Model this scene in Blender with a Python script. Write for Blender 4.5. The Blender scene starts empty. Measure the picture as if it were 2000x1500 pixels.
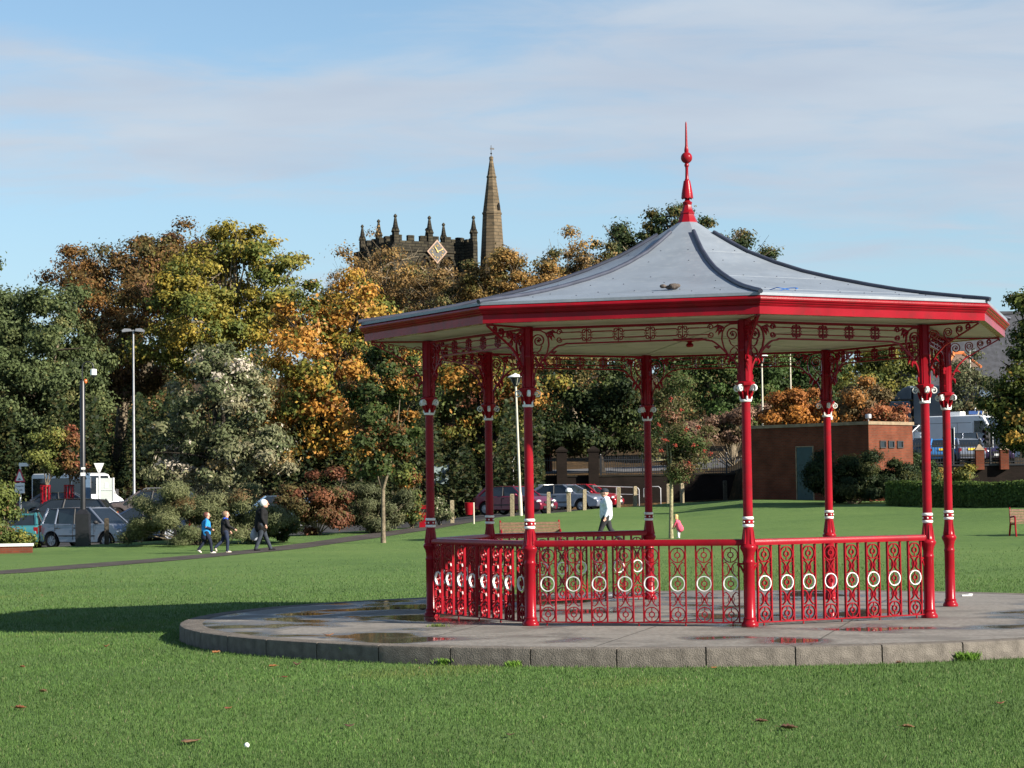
CLX, CLY = 3.1, 7.4
SKYT = (.97, 1.0, 1.10)
CLC = (3.75, 4.0, 4.75)
EXPO = 1.2
NGRASS = 1000000
CMIN, CMAX = .40, .66
BLOBS = [(-.10, .20, .165, .030, .22, .06), (.14, .20, .165, .075, .22, 0), (-.15, .10, .212, .016, -.16, 0), (-.02, .10, .124, .018, -.18, 0), (-.2, .10, .108, .02, -.08, 0), (.10, .2, .215, .02, .1, 0)]
HZC = (3.75, 4.75, 6.0)
CMIN, CMAX = .37, .70
BLOBS = [(-.10, .20, .163, .030, .22, .06), (.14, .20, .165, .075, .22, 0), (-.16, .12, .214, .016, -.2, 0), (-.03, .11, .124, .018, -.16, 0), (-.2, .10, .108, .02, -.10, 0), (.10, .2, .215, .02, .1, 0), (-.05, .12, .08, .02, -.12, 0)]
SKYT = (.90, 1.0, 1.06)
HZC = (2.95, 4.55, 6.15)
CLC = (4.15, 4.75, 5.55)
CMIN, CMAX = .38, .92
BLOBS = [(-.10, .20, .163, .030, .24, .06), (.14, .20, .165, .075, .24, 0), (-.16, .12, .214, .018, -.22, 0), (-.03, .11, .124, .018, -.16, 0), (-.2, .10, .108, .02, -.10, 0), (.10, .2, .215, .02, .1, 0), (-.05, .12, .08, .02, -.10, 0)]
BLOBS = [(-.10, .22, .163, .032, .24, .06), (.14, .20, .165, .075, .24, 0), (-.19, .13, .216, .020, -.26, 0), (-.03, .11, .124, .018, -.16, 0), (-.2, .10, .108, .02, -.10, 0), (.10, .2, .215, .02, .1, 0), (-.05, .12, .08, .02, -.10, 0)]
import bpy, bmesh, math, random
import numpy as np
from mathutils import Vector, Matrix
random.seed(7); rng = np.random.default_rng(7)
S = bpy.context.scene
COL = S.collection
R = math.radians
pi = math.pi

# ------------------------------------------------------------------ helpers
class MB:
    """collects simple shapes; build() links them as ONE mesh object"""
    def __init__(s): s.v = []; s.f = []; s.m = []
    def add(s, v, f, m=0):
        o = len(s.v); s.v += [tuple(p) for p in v]
        for q in f: s.f.append(tuple(i + o for i in q)); s.m.append(m)
        return s
    def box(s, c, d, m=0, rz=0.0, tap=1.0):
        x, y, z = d[0] / 2, d[1] / 2, d[2] / 2
        pts = [(-x, -y, -z), (x, -y, -z), (x, y, -z), (-x, y, -z), (-x * tap, -y * tap, z), (x * tap, -y * tap, z), (x * tap, y * tap, z), (-x * tap, y * tap, z)]
        ca, sa = math.cos(rz), math.sin(rz)
        return s.add([(c[0] + p[0] * ca - p[1] * sa, c[1] + p[0] * sa + p[1] * ca, c[2] + p[2]) for p in pts],
                     [(3, 2, 1, 0), (4, 5, 6, 7), (0, 1, 5, 4), (1, 2, 6, 5), (2, 3, 7, 6), (3, 0, 4, 7)], m)
    def tube(s, pts, r, n=6, m=0, cap=True, sq=1.0):
        pts = [Vector(p) for p in pts]; k = len(pts)
        rs = r if isinstance(r, (list, tuple)) else [r] * k
        ref = None; rings = []
        for i in range(k):
            t = (pts[min(i + 1, k - 1)] - pts[max(i - 1, 0)])
            if t.length < 1e-9: t = Vector((0, 0, 1))
            t.normalize()
            if ref is None:
                ref = Vector((0, 1, 0)) if abs(t.y) < .9 else Vector((1, 0, 0))
            a = (ref - t * ref.dot(t))
            if a.length < 1e-6: a = t.orthogonal()
            a.normalize(); b = t.cross(a); ref = a
            rings.append([pts[i] + (a * math.cos(2 * pi * j / n + pi / n) * sq + b * math.sin(2 * pi * j / n + pi / n)) * rs[i] for j in range(n)])
        v = [p for q in rings for p in q]; f = []
        for i in range(k - 1):
            for j in range(n):
                f.append((i * n + j, i * n + (j + 1) % n, (i + 1) * n + (j + 1) % n, (i + 1) * n + j))
        if cap: f.append(tuple(range(n - 1, -1, -1))); f.append(tuple((k - 1) * n + j for j in range(n)))
        return s.add(v, f, m)
    def lathe(s, prof, n=24, c=(0, 0, 0), m=0, a0=0.0, cap=True):
        v = []; f = []; k = len(prof)
        for r, z in prof:
            for j in range(n):
                a = a0 + 2 * pi * j / n
                v.append((c[0] + r * math.cos(a), c[1] + r * math.sin(a), c[2] + z))
        for i in range(k - 1):
            for j in range(n):
                f.append((i * n + j, i * n + (j + 1) % n, (i + 1) * n + (j + 1) % n, (i + 1) * n + j))
        if cap: f.append(tuple(range(n - 1, -1, -1))); f.append(tuple((k - 1) * n + j for j in range(n)))
        return s.add(v, f, m)
    def ball(s, c, r, n=12, m=0, sz=1.0):
        k = max(5, n // 2 + 1)
        return s.lathe([(max(1e-4, r * math.sin(pi * i / (k - 1))), -r * sz * math.cos(pi * i / (k - 1))) for i in range(k)], n, c, m)
    def strip(s, pts, t, dep, m=0, closed=False):
        """flat iron bar following points in the local x-z plane; t thick in the plane, dep deep along y"""
        k = len(pts); v = []; f = []
        for i in range(k):
            a = pts[(i - 1) % k] if (closed or i > 0) else pts[i]
            b = pts[(i + 1) % k] if (closed or i < k - 1) else pts[i]
            dx, dz = b[0] - a[0], b[1] - a[1]; l = math.hypot(dx, dz) or 1
            nx, nz = -dz / l * t / 2, dx / l * t / 2
            x, z = pts[i]
            v += [(x + nx, -dep / 2, z + nz), (x - nx, -dep / 2, z - nz), (x - nx, dep / 2, z - nz), (x + nx, dep / 2, z + nz)]
        for i in range(k if closed else k - 1):
            j = (i + 1) % k
            for q in range(4):
                f.append((i * 4 + q, i * 4 + (q + 1) % 4, j * 4 + (q + 1) % 4, j * 4 + q))
        if not closed: f += [(3, 2, 1, 0), tuple((k - 1) * 4 + q for q in range(4))]
        return s.add(v, f, m)
    def prism(s, poly, y0, y1, m=0):
        """polygon in x-z extruded along y"""
        k = len(poly)
        v = [(x, y0, z) for x, z in poly] + [(x, y1, z) for x, z in poly]
        f = [tuple(range(k)), tuple(range(2 * k - 1, k - 1, -1))] + [(i, i + k, (i + 1) % k + k, (i + 1) % k) for i in range(k)]
        return s.add(v, f, m)
    def quad(s, a, b, c, d, m=0): return s.add([a, b, c, d], [(0, 1, 2, 3)], m)
    def xf(s, M):
        s.v = [tuple(M @ Vector(p)) for p in s.v]; return s
    def mesh(s, name, mats, smooth=None):
        me = bpy.data.meshes.new(name); me.from_pydata(s.v, [], s.f)
        for m in (mats if isinstance(mats, (list, tuple)) else [mats]): me.materials.append(m)
        me.polygons.foreach_set('material_index', s.m)
        bm = bmesh.new(); bm.from_mesh(me); bmesh.ops.recalc_face_normals(bm, faces=bm.faces); bm.to_mesh(me); bm.free()
        if smooth:
            me.polygons.foreach_set('use_smooth', [True] * len(me.polygons)); me.set_sharp_from_angle(angle=R(smooth))
        me.update(); return me
    def build(s, name, mats, parent=None, smooth=None, loc=None, rz=None):
        return link(name, s.mesh(name, mats, smooth), parent, loc, rz)

def link(name, data, parent=None, loc=None, rz=None):
    o = bpy.data.objects.new(name, data); COL.objects.link(o)
    if parent: o.parent = parent
    if loc is not None: o.location = loc
    if rz is not None: o.rotation_euler = (0, 0, rz)
    return o
def tag(o, label, cat=None, group=None, kind=None):
    o['label'] = label
    if cat: o['category'] = cat
    if group: o['group'] = group
    if kind: o['kind'] = kind
    return o
def thing(name, label, cat, loc=(0, 0, 0), rz=0.0, group=None):
    o = link(name, None, None, loc, rz); o.empty_display_size = .2
    return tag(o, label, cat, group)
def struct(o, label): return tag(o, label, None, None, 'structure')
KIDS = {}
def copy_tree(o, parent=None):
    c = o.copy(); COL.objects.link(c)
    if parent: c.parent = parent
    for ch in list(o.children): copy_tree(ch, c)
    return c
def spiral(cx, cz, r0, r1, a0, turns, n=26):
    out = []
    for i in range(n):
        t = i / (n - 1); a = a0 + turns * 2 * pi * t; r = r0 + (r1 - r0) * t
        out.append((cx + r * math.cos(a), cz + r * math.sin(a)))
    return out
def circ(cx, cz, r, n=20): return [(cx + r * math.cos(2 * pi * i / n), cz + r * math.sin(2 * pi * i / n)) for i in range(n)]

# ------------------------------------------------------------------ materials
def nodes(name):
    m = bpy.data.materials.new(name); m.use_nodes = True
    nt = m.node_tree; b = nt.nodes['Principled BSDF']; return m, nt, b
def N(nt, t, **kw):
    n = nt.nodes.new(t)
    for k, v in kw.items(): setattr(n, k, v)
    return n
def pm(name, col, rough=.5, var=.12, scale=6.0, bump=0.0, bscale=40.0, metal=0.0, spec=.5, col2=None, coat=0.0, dirt=None):
    """plain painted / natural surface: colour broken up by noise, optional fine bump and patchy roughness"""
    m, nt, b = nodes(name)
    tc = N(nt, 'ShaderNodeTexCoord'); nz = N(nt, 'ShaderNodeTexNoise'); nz.inputs['Scale'].default_value = scale; nz.inputs['Detail'].default_value = 6
    nt.links.new(tc.outputs['Object'], nz.inputs['Vector'])
    mx = N(nt, 'ShaderNodeMix', data_type='RGBA')
    c1 = [max(0, c * (1 - var)) for c in col]; c2 = list(col2) if col2 else [min(1, c * (1 + var)) for c in col]
    mx.inputs[6].default_value = (*c1, 1); mx.inputs[7].default_value = (*c2, 1)
    rp = N(nt, 'ShaderNodeMapRange'); rp.inputs['From Min'].default_value = .35; rp.inputs['From Max'].default_value = .65
    nt.links.new(nz.outputs['Fac'], rp.inputs['Value']); nt.links.new(rp.outputs[0], mx.inputs[0])
    out = mx.outputs[2]
    if dirt:
        n2 = N(nt, 'ShaderNodeTexNoise'); n2.inputs['Scale'].default_value = dirt[1]; n2.inputs['Detail'].default_value = 8
        nt.links.new(tc.outputs['Object'], n2.inputs['Vector'])
        r2 = N(nt, 'ShaderNodeMapRange'); r2.inputs['From Min'].default_value = .52; r2.inputs['From Max'].default_value = .7; r2.inputs['To Max'].default_value = dirt[2]
        nt.links.new(n2.outputs['Fac'], r2.inputs['Value'])
        m2 = N(nt, 'ShaderNodeMix', data_type='RGBA'); m2.inputs[7].default_value = (*dirt[0], 1)
        nt.links.new(r2.outputs[0], m2.inputs[0]); nt.links.new(out, m2.inputs[6]); out = m2.outputs[2]
    nt.links.new(out, b.inputs['Base Color'])
    b.inputs['Roughness'].default_value = rough; b.inputs['Metallic'].default_value = metal
    b.inputs['Specular IOR Level'].default_value = spec if rough < .8 else min(spec, .15); b.inputs['Coat Weight'].default_value = coat; b.inputs['Coat Roughness'].default_value = .06
    if bump:
        nb = N(nt, 'ShaderNodeTexNoise'); nb.inputs['Scale'].default_value = bscale; nb.inputs['Detail'].default_value = 5
        nt.links.new(tc.outputs['Object'], nb.inputs['Vector'])
        bp = N(nt, 'ShaderNodeBump'); bp.inputs['Strength'].default_value = bump; bp.inputs['Distance'].default_value = .02
        nt.links.new(nb.outputs['Fac'], bp.inputs['Height']); nt.links.new(bp.outputs[0], b.inputs['Normal'])
    return m
def brick_mat(name, c1, c2, mortar, scale=1.0, rot=(R(90), 0, 0), bw=.225, bh=.075, bump=.5):
    m, nt, b = nodes(name)
    tc = N(nt, 'ShaderNodeTexCoord'); sx = N(nt, 'ShaderNodeSeparateXYZ'); nt.links.new(tc.outputs['Object'], sx.inputs[0]); ad = N(nt, 'ShaderNodeMath', operation='ADD'); nt.links.new(sx.outputs[0], ad.inputs[0]); nt.links.new(sx.outputs[1], ad.inputs[1])
    mp = N(nt, 'ShaderNodeCombineXYZ'); nt.links.new(ad.outputs[0], mp.inputs[0]); nt.links.new(sx.outputs[2], mp.inputs[1])
    br = N(nt, 'ShaderNodeTexBrick'); br.inputs['Scale'].default_value = scale
    br.inputs['Brick Width'].default_value = bw; br.inputs['Row Height'].default_value = bh; br.inputs['Mortar Size'].default_value = .01 * bh / .075
    br.inputs['Color1'].default_value = (*c1, 1); br.inputs['Color2'].default_value = (*c2, 1); br.inputs['Mortar'].default_value = (*mortar, 1)
    nt.links.new(mp.outputs[0], br.inputs['Vector'])
    nz = N(nt, 'ShaderNodeTexNoise'); nz.inputs['Scale'].default_value = 1.3; nz.inputs['Detail'].default_value = 7
    nt.links.new(tc.outputs['Object'], nz.inputs['Vector'])
    rp = N(nt, 'ShaderNodeMapRange'); rp.inputs['From Min'].default_value = .3; rp.inputs['From Max'].default_value = .7; rp.inputs['To Min'].default_value = .65; rp.inputs['To Max'].default_value = 1.15
    nt.links.new(nz.outputs['Fac'], rp.inputs['Value'])
    mx = N(nt, 'ShaderNodeMix', data_type='RGBA', blend_type='MULTIPLY'); mx.inputs[0].default_value = 1
    nt.links.new(br.outputs['Color'], mx.inputs[6]); nt.links.new(rp.outputs[0], mx.inputs[7])
    nt.links.new(mx.outputs[2], b.inputs['Base Color']); b.inputs['Roughness'].default_value = .9; b.inputs['Specular IOR Level'].default_value = .12
    bp = N(nt, 'ShaderNodeBump'); bp.inputs['Strength'].default_value = bump; bp.inputs['Distance'].default_value = .01; bp.invert = True
    nt.links.new(br.outputs['Fac'], bp.inputs['Height']); nt.links.new(bp.outputs[0], b.inputs['Normal'])
    return m
M = {}
M['red'] = pm('red_gloss_paint', (.23, .0055, .0125), .25, .16, 2.2, .05, 60, spec=.14, dirt=((.13, .012, .014), 6, .6))
M['white'] = pm('white_gloss_paint', (.75, .75, .72), .3, .05, 9)
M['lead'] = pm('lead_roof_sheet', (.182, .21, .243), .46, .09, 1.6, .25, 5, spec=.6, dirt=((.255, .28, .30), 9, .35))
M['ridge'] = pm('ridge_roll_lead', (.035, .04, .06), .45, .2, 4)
M['cream'] = pm('cream_ceiling_paint', (.48, .455, .35), .7, .08, 2.0, dirt=((.28, .29, .15), 3.2, .6))
M['blackm'] = pm('black_painted_metal', (.012, .012, .014), .4, .2, 5)
M['galv'] = pm('galvanised_steel', (.30, .30, .31), .5, .12, 6, metal=.6)
M['lampw'] = pm('pale_grey_column_paint', (.48, .45, .36), .45, .08, 5)
M['wood'] = pm('weathered_timber', (.24, .20, .13), .85, .3, 14, .4, 60)
M['woodd'] = pm('dark_wet_timber', (.05, .042, .032), .85, .3, 14, .4, 60)
M['benchw'] = pm('brown_bench_slats', (.16, .09, .05), .6, .3, 18, .3, 60)
M['bark'] = pm('grey_bark', (.16, .13, .09), .95, .35, 10, .8, 30)
M['barkd'] = pm('dark_bark', (.028, .023, .018), .95, .35, 6, .8, 20)
M['barky'] = pm('mossy_pale_bark', (.24, .22, .13), .95, .35, 12, .8, 30)
M['stone'] = pm('kerb_concrete', (.138, .122, .105), .9, .25, 7, .7, 70, dirt=((.045, .045, .038), 2.2, .75))
M['glass'] = pm('dark_car_glass', (.012, .016, .02), .06, .1, 3, spec=.8)
M['tyre'] = pm('tyre_rubber', (.012, .012, .012), .85, .2, 20)
M['rim'] = pm('alloy_rim', (.40, .41, .43), .35, .1, 8, metal=.15)
M['trim'] = pm('black_plastic_trim', (.02, .02, .022), .6, .1, 8)
M['lampred'] = pm('red_lamp_lens', (.16, .008, .01), .15, .1, 8)
M['lampclr'] = pm('clear_lamp_lens', (.75, .76, .78), .08, .05, 8, metal=.5)
M['pyel'] = pm('yellow_number_plate', (.75, .52, .04), .4, .04, 8)
M['pwht'] = pm('white_number_plate', (.75, .76, .74), .4, .04, 8)
M['text'] = pm('black_lettering', (.02, .02, .02), .6, .05, 8)
M['asph'] = pm('asphalt', (.04, .041, .044), .9, .25, 1.5, .5, 90, dirt=((.09, .075, .05), .6, .5))
M['asphr'] = pm('road_asphalt', (.11, .11, .115), .9, .2, .8, .4, 60)
M['pathm'] = pm('tarmac_path', (.06, .052, .047), .95, .25, 1.2, .5, 80)
M['paint'] = pm('road_marking_paint', (.7, .7, .66), .7, .1, 6)
M['slate'] = pm('slate_roof', (.035, .037, .045), .7, .3, 3, .4, 20)
M['teal'] = pm('teal_door_paint', (.008, .042, .046), .45, .12, 4)
M['green'] = pm('dark_green_paint', (.02, .12, .07), .5, .1, 4)
M['signw'] = pm('white_sign_face', (.78, .78, .76), .4, .03, 9)
M['signr'] = pm('red_sign_border', (.5, .015, .04), .4, .05, 9)
M['signb'] = pm('blue_sign_face', (.03, .08, .25), .45, .08, 9)
M['panel'] = pm('pale_green_grey_panel', (.52, .57, .53), .6, .06, 3)
M['gilt'] = pm('gilded_metal', (.50, .34, .11), .35, .08, 9, metal=.4)
M['soil'] = pm('dark_leaf_litter', (.045, .03, .018), .95, .4, 5, .8, 25, dirt=((.16, .07, .025), 6, .8))

# ------------------------------------------------------------------ camera
F, PITCH, ROLL = 4447.24, .0473232, .0135361
CH = 1.977
PX, PY, TH, RC = 2.6041, 33.1983, -2.2478040, 3.82415
cam = bpy.data.cameras.new('camera'); co = bpy.data.objects.new('camera', cam); COL.objects.link(co)
cam.sensor_width = 36; cam.lens = F / 2000 * 36; cam.clip_end = 4000; cam.clip_start = .1
co.location = (0, 0, CH)
co.rotation_euler = (Matrix.Rotation(pi / 2 + PITCH, 3, 'X') @ Matrix.Rotation(-ROLL, 3, 'Z')).to_euler()
S.camera = co
def at(px, py, Y):
    """point at depth Y metres seen at this spot of the 2000x1500 photograph (used to survey real positions)"""
    a, b = px - 1000, py - 750
    cr, sr = math.cos(ROLL), math.sin(ROLL); u = cr * a - sr * b; v = sr * a + cr * b
    c, s = math.cos(PITCH), math.sin(PITCH)
    d = Vector((u, c * F + s * v, s * F - c * v)); return d * (Y / d.y) + Vector((0, 0, CH))
def hor(px): return 960.63 - (px - 1000) * .01354

# ------------------------------------------------------------------ terrain
TAB = {  # photo column -> lawn profile (Y, z)
 -500: [(50, 0), (88, .02)], 0: [(50, 0), (62, 0), (86, .06)], 300: [(55, 0), (78, .02), (87, .27)], 560: [(55, 0), (80, .09), (92, .353)],
 830: [(55, 0), (78, .15), (97, .58)], 1000: [(48, 0), (70, .2), (104, .9)], 1180: [(50, 0), (71, .27), (78, .36), (111, 1.13)],
 1300: [(50, 0), (71, .25), (78, .30), (116, 1.29)], 1450: [(50, 0), (71, .25), (82, .5), (106, 1.45), (112, 1.46)], 1750: [(50, 0), (71, .25), (80, .55), (95, 1.22), (112, 1.41)],
 2000: [(50, 0), (74, .33), (88, 1.1), (112, 1.4)], 2500: [(50, 0), (74, .33), (88, 1.1), (112, 1.4)]}
EDGE = ([-900, 0, 60, 250, 560, 830, 900, 1000, 1140, 1300, 1450, 1800, 2600], [86, 86, 86, 87.5, 92, 97, 101, 104, 110, 116, 112, 112.5, 112.5])
PARK = ([-900, 0, 300, 560, 830, 950, 1150, 1300, 1450, 1800, 2600], [0, 0, 0, .1, .52, .82, .95, 1.12, 1.35, 1.4, 1.4])
BACK = ([-900, 600, 830, 1000, 1060, 1450, 1500, 2600], [119, 119, 123, 129, 130, 130, 116.2, 116.2])
HILL = ([118, 121, 131, 150, 165, 200, 230, 270, 600], [1.0, 2.4, 3.0, 3.6, 4.8, 9.5, 13, 16, 17])
HILM = ([118, 130, 130.6, 150, 165, 200, 230, 270, 600], [1.15, 1.2, 2.86, 3.7, 4.8, 9.5, 13, 16, 17])
HILR = ([112, 116.2, 116.8, 130, 150, 180, 230, 270, 600], [1.4, 1.4, 2.95, 3.3, 4.6, 6.5, 11, 14, 16])
def sm(t): t = min(1, max(0, t)); return t * t * (3 - 2 * t)
def edgeY(s): return float(np.interp(s, *EDGE))
def backY(s): return float(np.interp(s, *BACK))
TK = sorted(TAB)
def lawn_z(s, Y):
    s = min(TK[-1], max(TK[0], s))
    for i in range(len(TK) - 1):
        if s <= TK[i + 1]: break
    a, b = TK[i], TK[i + 1]; t = (s - a) / (b - a)
    za = np.interp(Y, *zip(*TAB[a])); zb = np.interp(Y, *zip(*TAB[b]))
    return float(za * (1 - t) + zb * t)
def park_z(s, Y): return float(np.interp(s, *PARK)) + .85 * sm((Y - 92) / 9) * sm((720 - s) / 260)
def hill_z(s, Y):
    l = np.interp(Y, *HILL); m = np.interp(Y, *HILM); r = np.interp(Y, *HILR)
    if s < 1455: t = sm((s - 780) / 250); return float(l * (1 - t) + m * t)
    return float(r)
def ground(x, Y):
    s = 1000 + F * x / max(Y, 12)
    e = edgeY(s); b = backY(s)
    if Y <= e: return lawn_z(s, Y)
    if Y <= b: 
        p = park_z(s, Y); t = min(1, (Y - e) / .6); return lawn_z(s, e) * (1 - t) + p * t
    t = min(1, (Y - b) / 1.2)
    return park_z(s, Y) * (1 - t) + hill_z(s, Y) * t
_SG = np.linspace(-400, 2400, 141); _YG = np.linspace(12, 125, 227)
def _grid(): return np.array([[ground((s - 1000) / F * Y, Y) for Y in _YG] for s in _SG])
GZ = _grid()
def ground_np(X, Y):
    s = np.clip((1000 + F * X / Y - _SG[0]) / (_SG[1] - _SG[0]), 0, 139.999); t = np.clip((Y - 12) / (_YG[1] - _YG[0]), 0, 225.999)
    i = s.astype(int); j = t.astype(int); a = s - i; b = t - j
    return GZ[i, j] * (1 - a) * (1 - b) + GZ[i + 1, j] * a * (1 - b) + GZ[i, j + 1] * (1 - a) * b + GZ[i + 1, j + 1] * a * b
def gp(px, Y): 
    x = (px - 1000) / F * Y; return Vector((x, Y, ground(x, Y)))
# ------------------------------------------------------------------ sky, sun
SUN_AZ, SUN_EL = R(-31.5), R(27.5)
sd = Vector((math.cos(SUN_EL) * math.cos(SUN_AZ), math.cos(SUN_EL) * math.sin(SUN_AZ), math.sin(SUN_EL)))
sl = bpy.data.lights.new('sun', 'SUN'); sl.energy = 5.0; sl.angle = R(.53); sl.color = (1, .92, .80)
so = bpy.data.objects.new('sun', sl); COL.objects.link(so); so.rotation_euler = sd.to_track_quat('Z', 'Y').to_euler(); so.location = (40, -30, 60)
W = bpy.data.worlds.new('World'); S.world = W; W.use_nodes = True
nt = W.node_tree; bg = nt.nodes['Background']
sky = N(nt, 'ShaderNodeTexSky', sky_type='NISHITA'); sky.sun_disc = False; sky.sun_elevation = SUN_EL; sky.sun_rotation = R(90) - SUN_AZ
sky.air_density = 1.0; sky.dust_density = .2; sky.ozone_density = 1.3; sky.altitude = 50
tc = N(nt, 'ShaderNodeTexCoord')
sp = N(nt, 'ShaderNodeSeparateXYZ'); nt.links.new(tc.outputs['Generated'], sp.inputs[0])
def math_(op, a, b=None, c=None):
    n = N(nt, 'ShaderNodeMath', operation=op)
    for i, q in enumerate((a, b, c)):
        if q is None: continue
        if isinstance(q, (int, float)): n.inputs[i].default_value = q
        else: nt.links.new(q, n.inputs[i])
    return n.outputs[0]
# thin sheets of cloud on a flat layer overhead seen in perspective: direction / (height + offset)
zz = math_('ADD', math_('MAXIMUM', sp.outputs['Z'], 0.0), .13)
cx = math_('DIVIDE', sp.outputs['X'], zz); cy = math_('DIVIDE', sp.outputs['Y'], zz)
cb = N(nt, 'ShaderNodeCombineXYZ'); nt.links.new(cx, cb.inputs[0]); nt.links.new(cy, cb.inputs[1]); cb.inputs[2].default_value = 1.7
mpn = N(nt, 'ShaderNodeMapping'); mpn.inputs['Rotation'].default_value = (0, 0, R(-6)); mpn.inputs['Scale'].default_value = (.9, 1.5, 1); mpn.inputs['Location'].default_value = (CLX, CLY, 0)
nt.links.new(cb.outputs[0], mpn.inputs[0])
n1 = N(nt, 'ShaderNodeTexNoise'); n1.inputs['Scale'].default_value = 1.0; n1.inputs['Detail'].default_value = 8; n1.inputs['Roughness'].default_value = .48; n1.inputs['Distortion'].default_value = .3
nt.links.new(mpn.outputs[0], n1.inputs['Vector'])
az = math_('ARCTAN2', sp.outputs['X'], sp.outputs['Y'])
def blob(a0, wa, e0, we, amt, tilt=0.0):
    """one soft bank of cloud or clear gap at a bearing a0 and elevation e0"""
    da = math_('DIVIDE', math_('SUBTRACT', az, a0), wa)
    de = math_('DIVIDE', math_('SUBTRACT', math_('SUBTRACT', sp.outputs['Z'], math_('MULTIPLY', math_('SUBTRACT', az, a0), tilt)), e0), we)
    q = math_('ADD', math_('MULTIPLY', da, da), math_('MULTIPLY', de, de))
    return math_('MULTIPLY', math_('EXPONENT', math_('MULTIPLY', q, -1.0)), amt)
n3 = N(nt, 'ShaderNodeTexNoise'); n3.inputs['Scale'].default_value = 3.4; n3.inputs['Detail'].default_value = 9; n3.inputs['Roughness'].default_value = .58; n3.inputs['Distortion'].default_value = .5
nt.links.new(mpn.outputs[0], n3.inputs['Vector'])
dens = math_('ADD', n1.outputs['Fac'], math_('MULTIPLY', math_('SUBTRACT', n3.outputs['Fac'], .5), .8))
for bq in BLOBS: dens = math_('ADD', dens, blob(*bq))
rmp = N(nt, 'ShaderNodeMapRange', interpolation_type='SMOOTHERSTEP'); rmp.inputs['From Min'].default_value = CMIN; rmp.inputs['From Max'].default_value = CMAX; rmp.inputs['To Max'].default_value = .93
nt.links.new(dens, rmp.inputs['Value'])
skm = N(nt, 'ShaderNodeMix', data_type='RGBA', blend_type='MULTIPLY'); skm.inputs[0].default_value = 1; skm.inputs[7].default_value = (SKYT[0], SKYT[1], SKYT[2], 1)
nt.links.new(sky.outputs[0], skm.inputs[6])
n2 = N(nt, 'ShaderNodeTexNoise'); n2.inputs['Scale'].default_value = 2.6; n2.inputs['Detail'].default_value = 7; nt.links.new(mpn.outputs[0], n2.inputs['Vector'])
ccol = N(nt, 'ShaderNodeMix', data_type='RGBA'); ccol.inputs[6].default_value = (CLC[0] * .80, CLC[1] * .82, CLC[2] * .88, 1); ccol.inputs[7].default_value = (CLC[0] * 1.2, CLC[1] * 1.17, CLC[2] * 1.1, 1)
nt.links.new(n2.outputs['Fac'], ccol.inputs[0])
mxs = N(nt, 'ShaderNodeMix', data_type='RGBA'); nt.links.new(rmp.outputs[0], mxs.inputs[0])
hz = N(nt, 'ShaderNodeMix', data_type='RGBA'); hz.inputs[7].default_value = (HZC[0], HZC[1], HZC[2], 1)
nt.links.new(math_('MULTIPLY', math_('EXPONENT', math_('MULTIPLY', math_('MAXIMUM', sp.outputs['Z'], 0.0), -9.0)), .92), hz.inputs[0]); nt.links.new(skm.outputs[2], hz.inputs[6])
nt.links.new(hz.outputs[2], mxs.inputs[6]); nt.links.new(ccol.outputs[2], mxs.inputs[7])
nt.links.new(mxs.outputs[2], bg.inputs['Color']); bg.inputs['Strength'].default_value = .0588
S.view_settings.view_transform = 'Standard'; S.view_settings.look = 'None'; S.view_settings.exposure = EXPO; S.view_settings.gamma = 1
S.cycles.max_bounces = 6; S.cycles.transparent_max_bounces = 8

# ------------------------------------------------------------------ ground sheets
def ground_mat(name, cols, scale, bump, dark, leaf=None):
    m, nt, b = nodes(name)
    tc = N(nt, 'ShaderNodeTexCoord'); prev = None
    acc = None
    for sc, det, amt in scale:
        n = N(nt, 'ShaderNodeTexNoise'); n.inputs['Scale'].default_value = sc; n.inputs['Detail'].default_value = det; nt.links.new(tc.outputs['Object'], n.inputs['Vector'])
        k = N(nt, 'ShaderNodeMath', operation='MULTIPLY'); k.inputs[1].default_value = amt; nt.links.new(n.outputs['Fac'], k.inputs[0])
        if acc is None: acc = k.outputs[0]
        else:
            a = N(nt, 'ShaderNodeMath', operation='ADD'); nt.links.new(acc, a.inputs[0]); nt.links.new(k.outputs[0], a.inputs[1]); acc = a.outputs[0]
    cr = N(nt, 'ShaderNodeValToRGB'); els = cr.color_ramp.elements
    els[0].position = .38; els[0].color = (*cols[0], 1); els[1].position = .64; els[1].color = (*cols[2], 1)
    e = els.new(.5); e.color = (*cols[1], 1)
    nt.links.new(acc, cr.inputs[0]); nt.links.new(cr.outputs[0], b.inputs['Base Color']); b.inputs['Roughness'].default_value = .9; b.inputs['Specular IOR Level'].default_value = .15
    nb = N(nt, 'ShaderNodeTexNoise'); nb.inputs['Scale'].default_value = 26; nb.inputs['Detail'].default_value = 6; nt.links.new(tc.outputs['Object'], nb.inputs['Vector'])
    bp = N(nt, 'ShaderNodeBump'); bp.inputs['Strength'].default_value = bump; bp.inputs['Distance'].default_value = .05
    nt.links.new(nb.outputs['Fac'], bp.inputs['Height']); nt.links.new(bp.outputs[0], b.inputs['Normal'])
    return m
M['lawn'] = ground_mat('mown_lawn', ((.070, .124, .034), (.094, .158, .042), (.121, .182, .053)), ((.09, 4, .35), (.5, 5, .25), (5, 5, .4)), .9, 0)
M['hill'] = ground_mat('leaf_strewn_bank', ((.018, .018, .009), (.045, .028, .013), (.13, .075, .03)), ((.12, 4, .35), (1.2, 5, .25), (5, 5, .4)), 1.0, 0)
sgrid = list(range(-4200, -500, 370)) + list(range(-500, 2600, 40)) + list(range(2600, 6200, 370))
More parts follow.
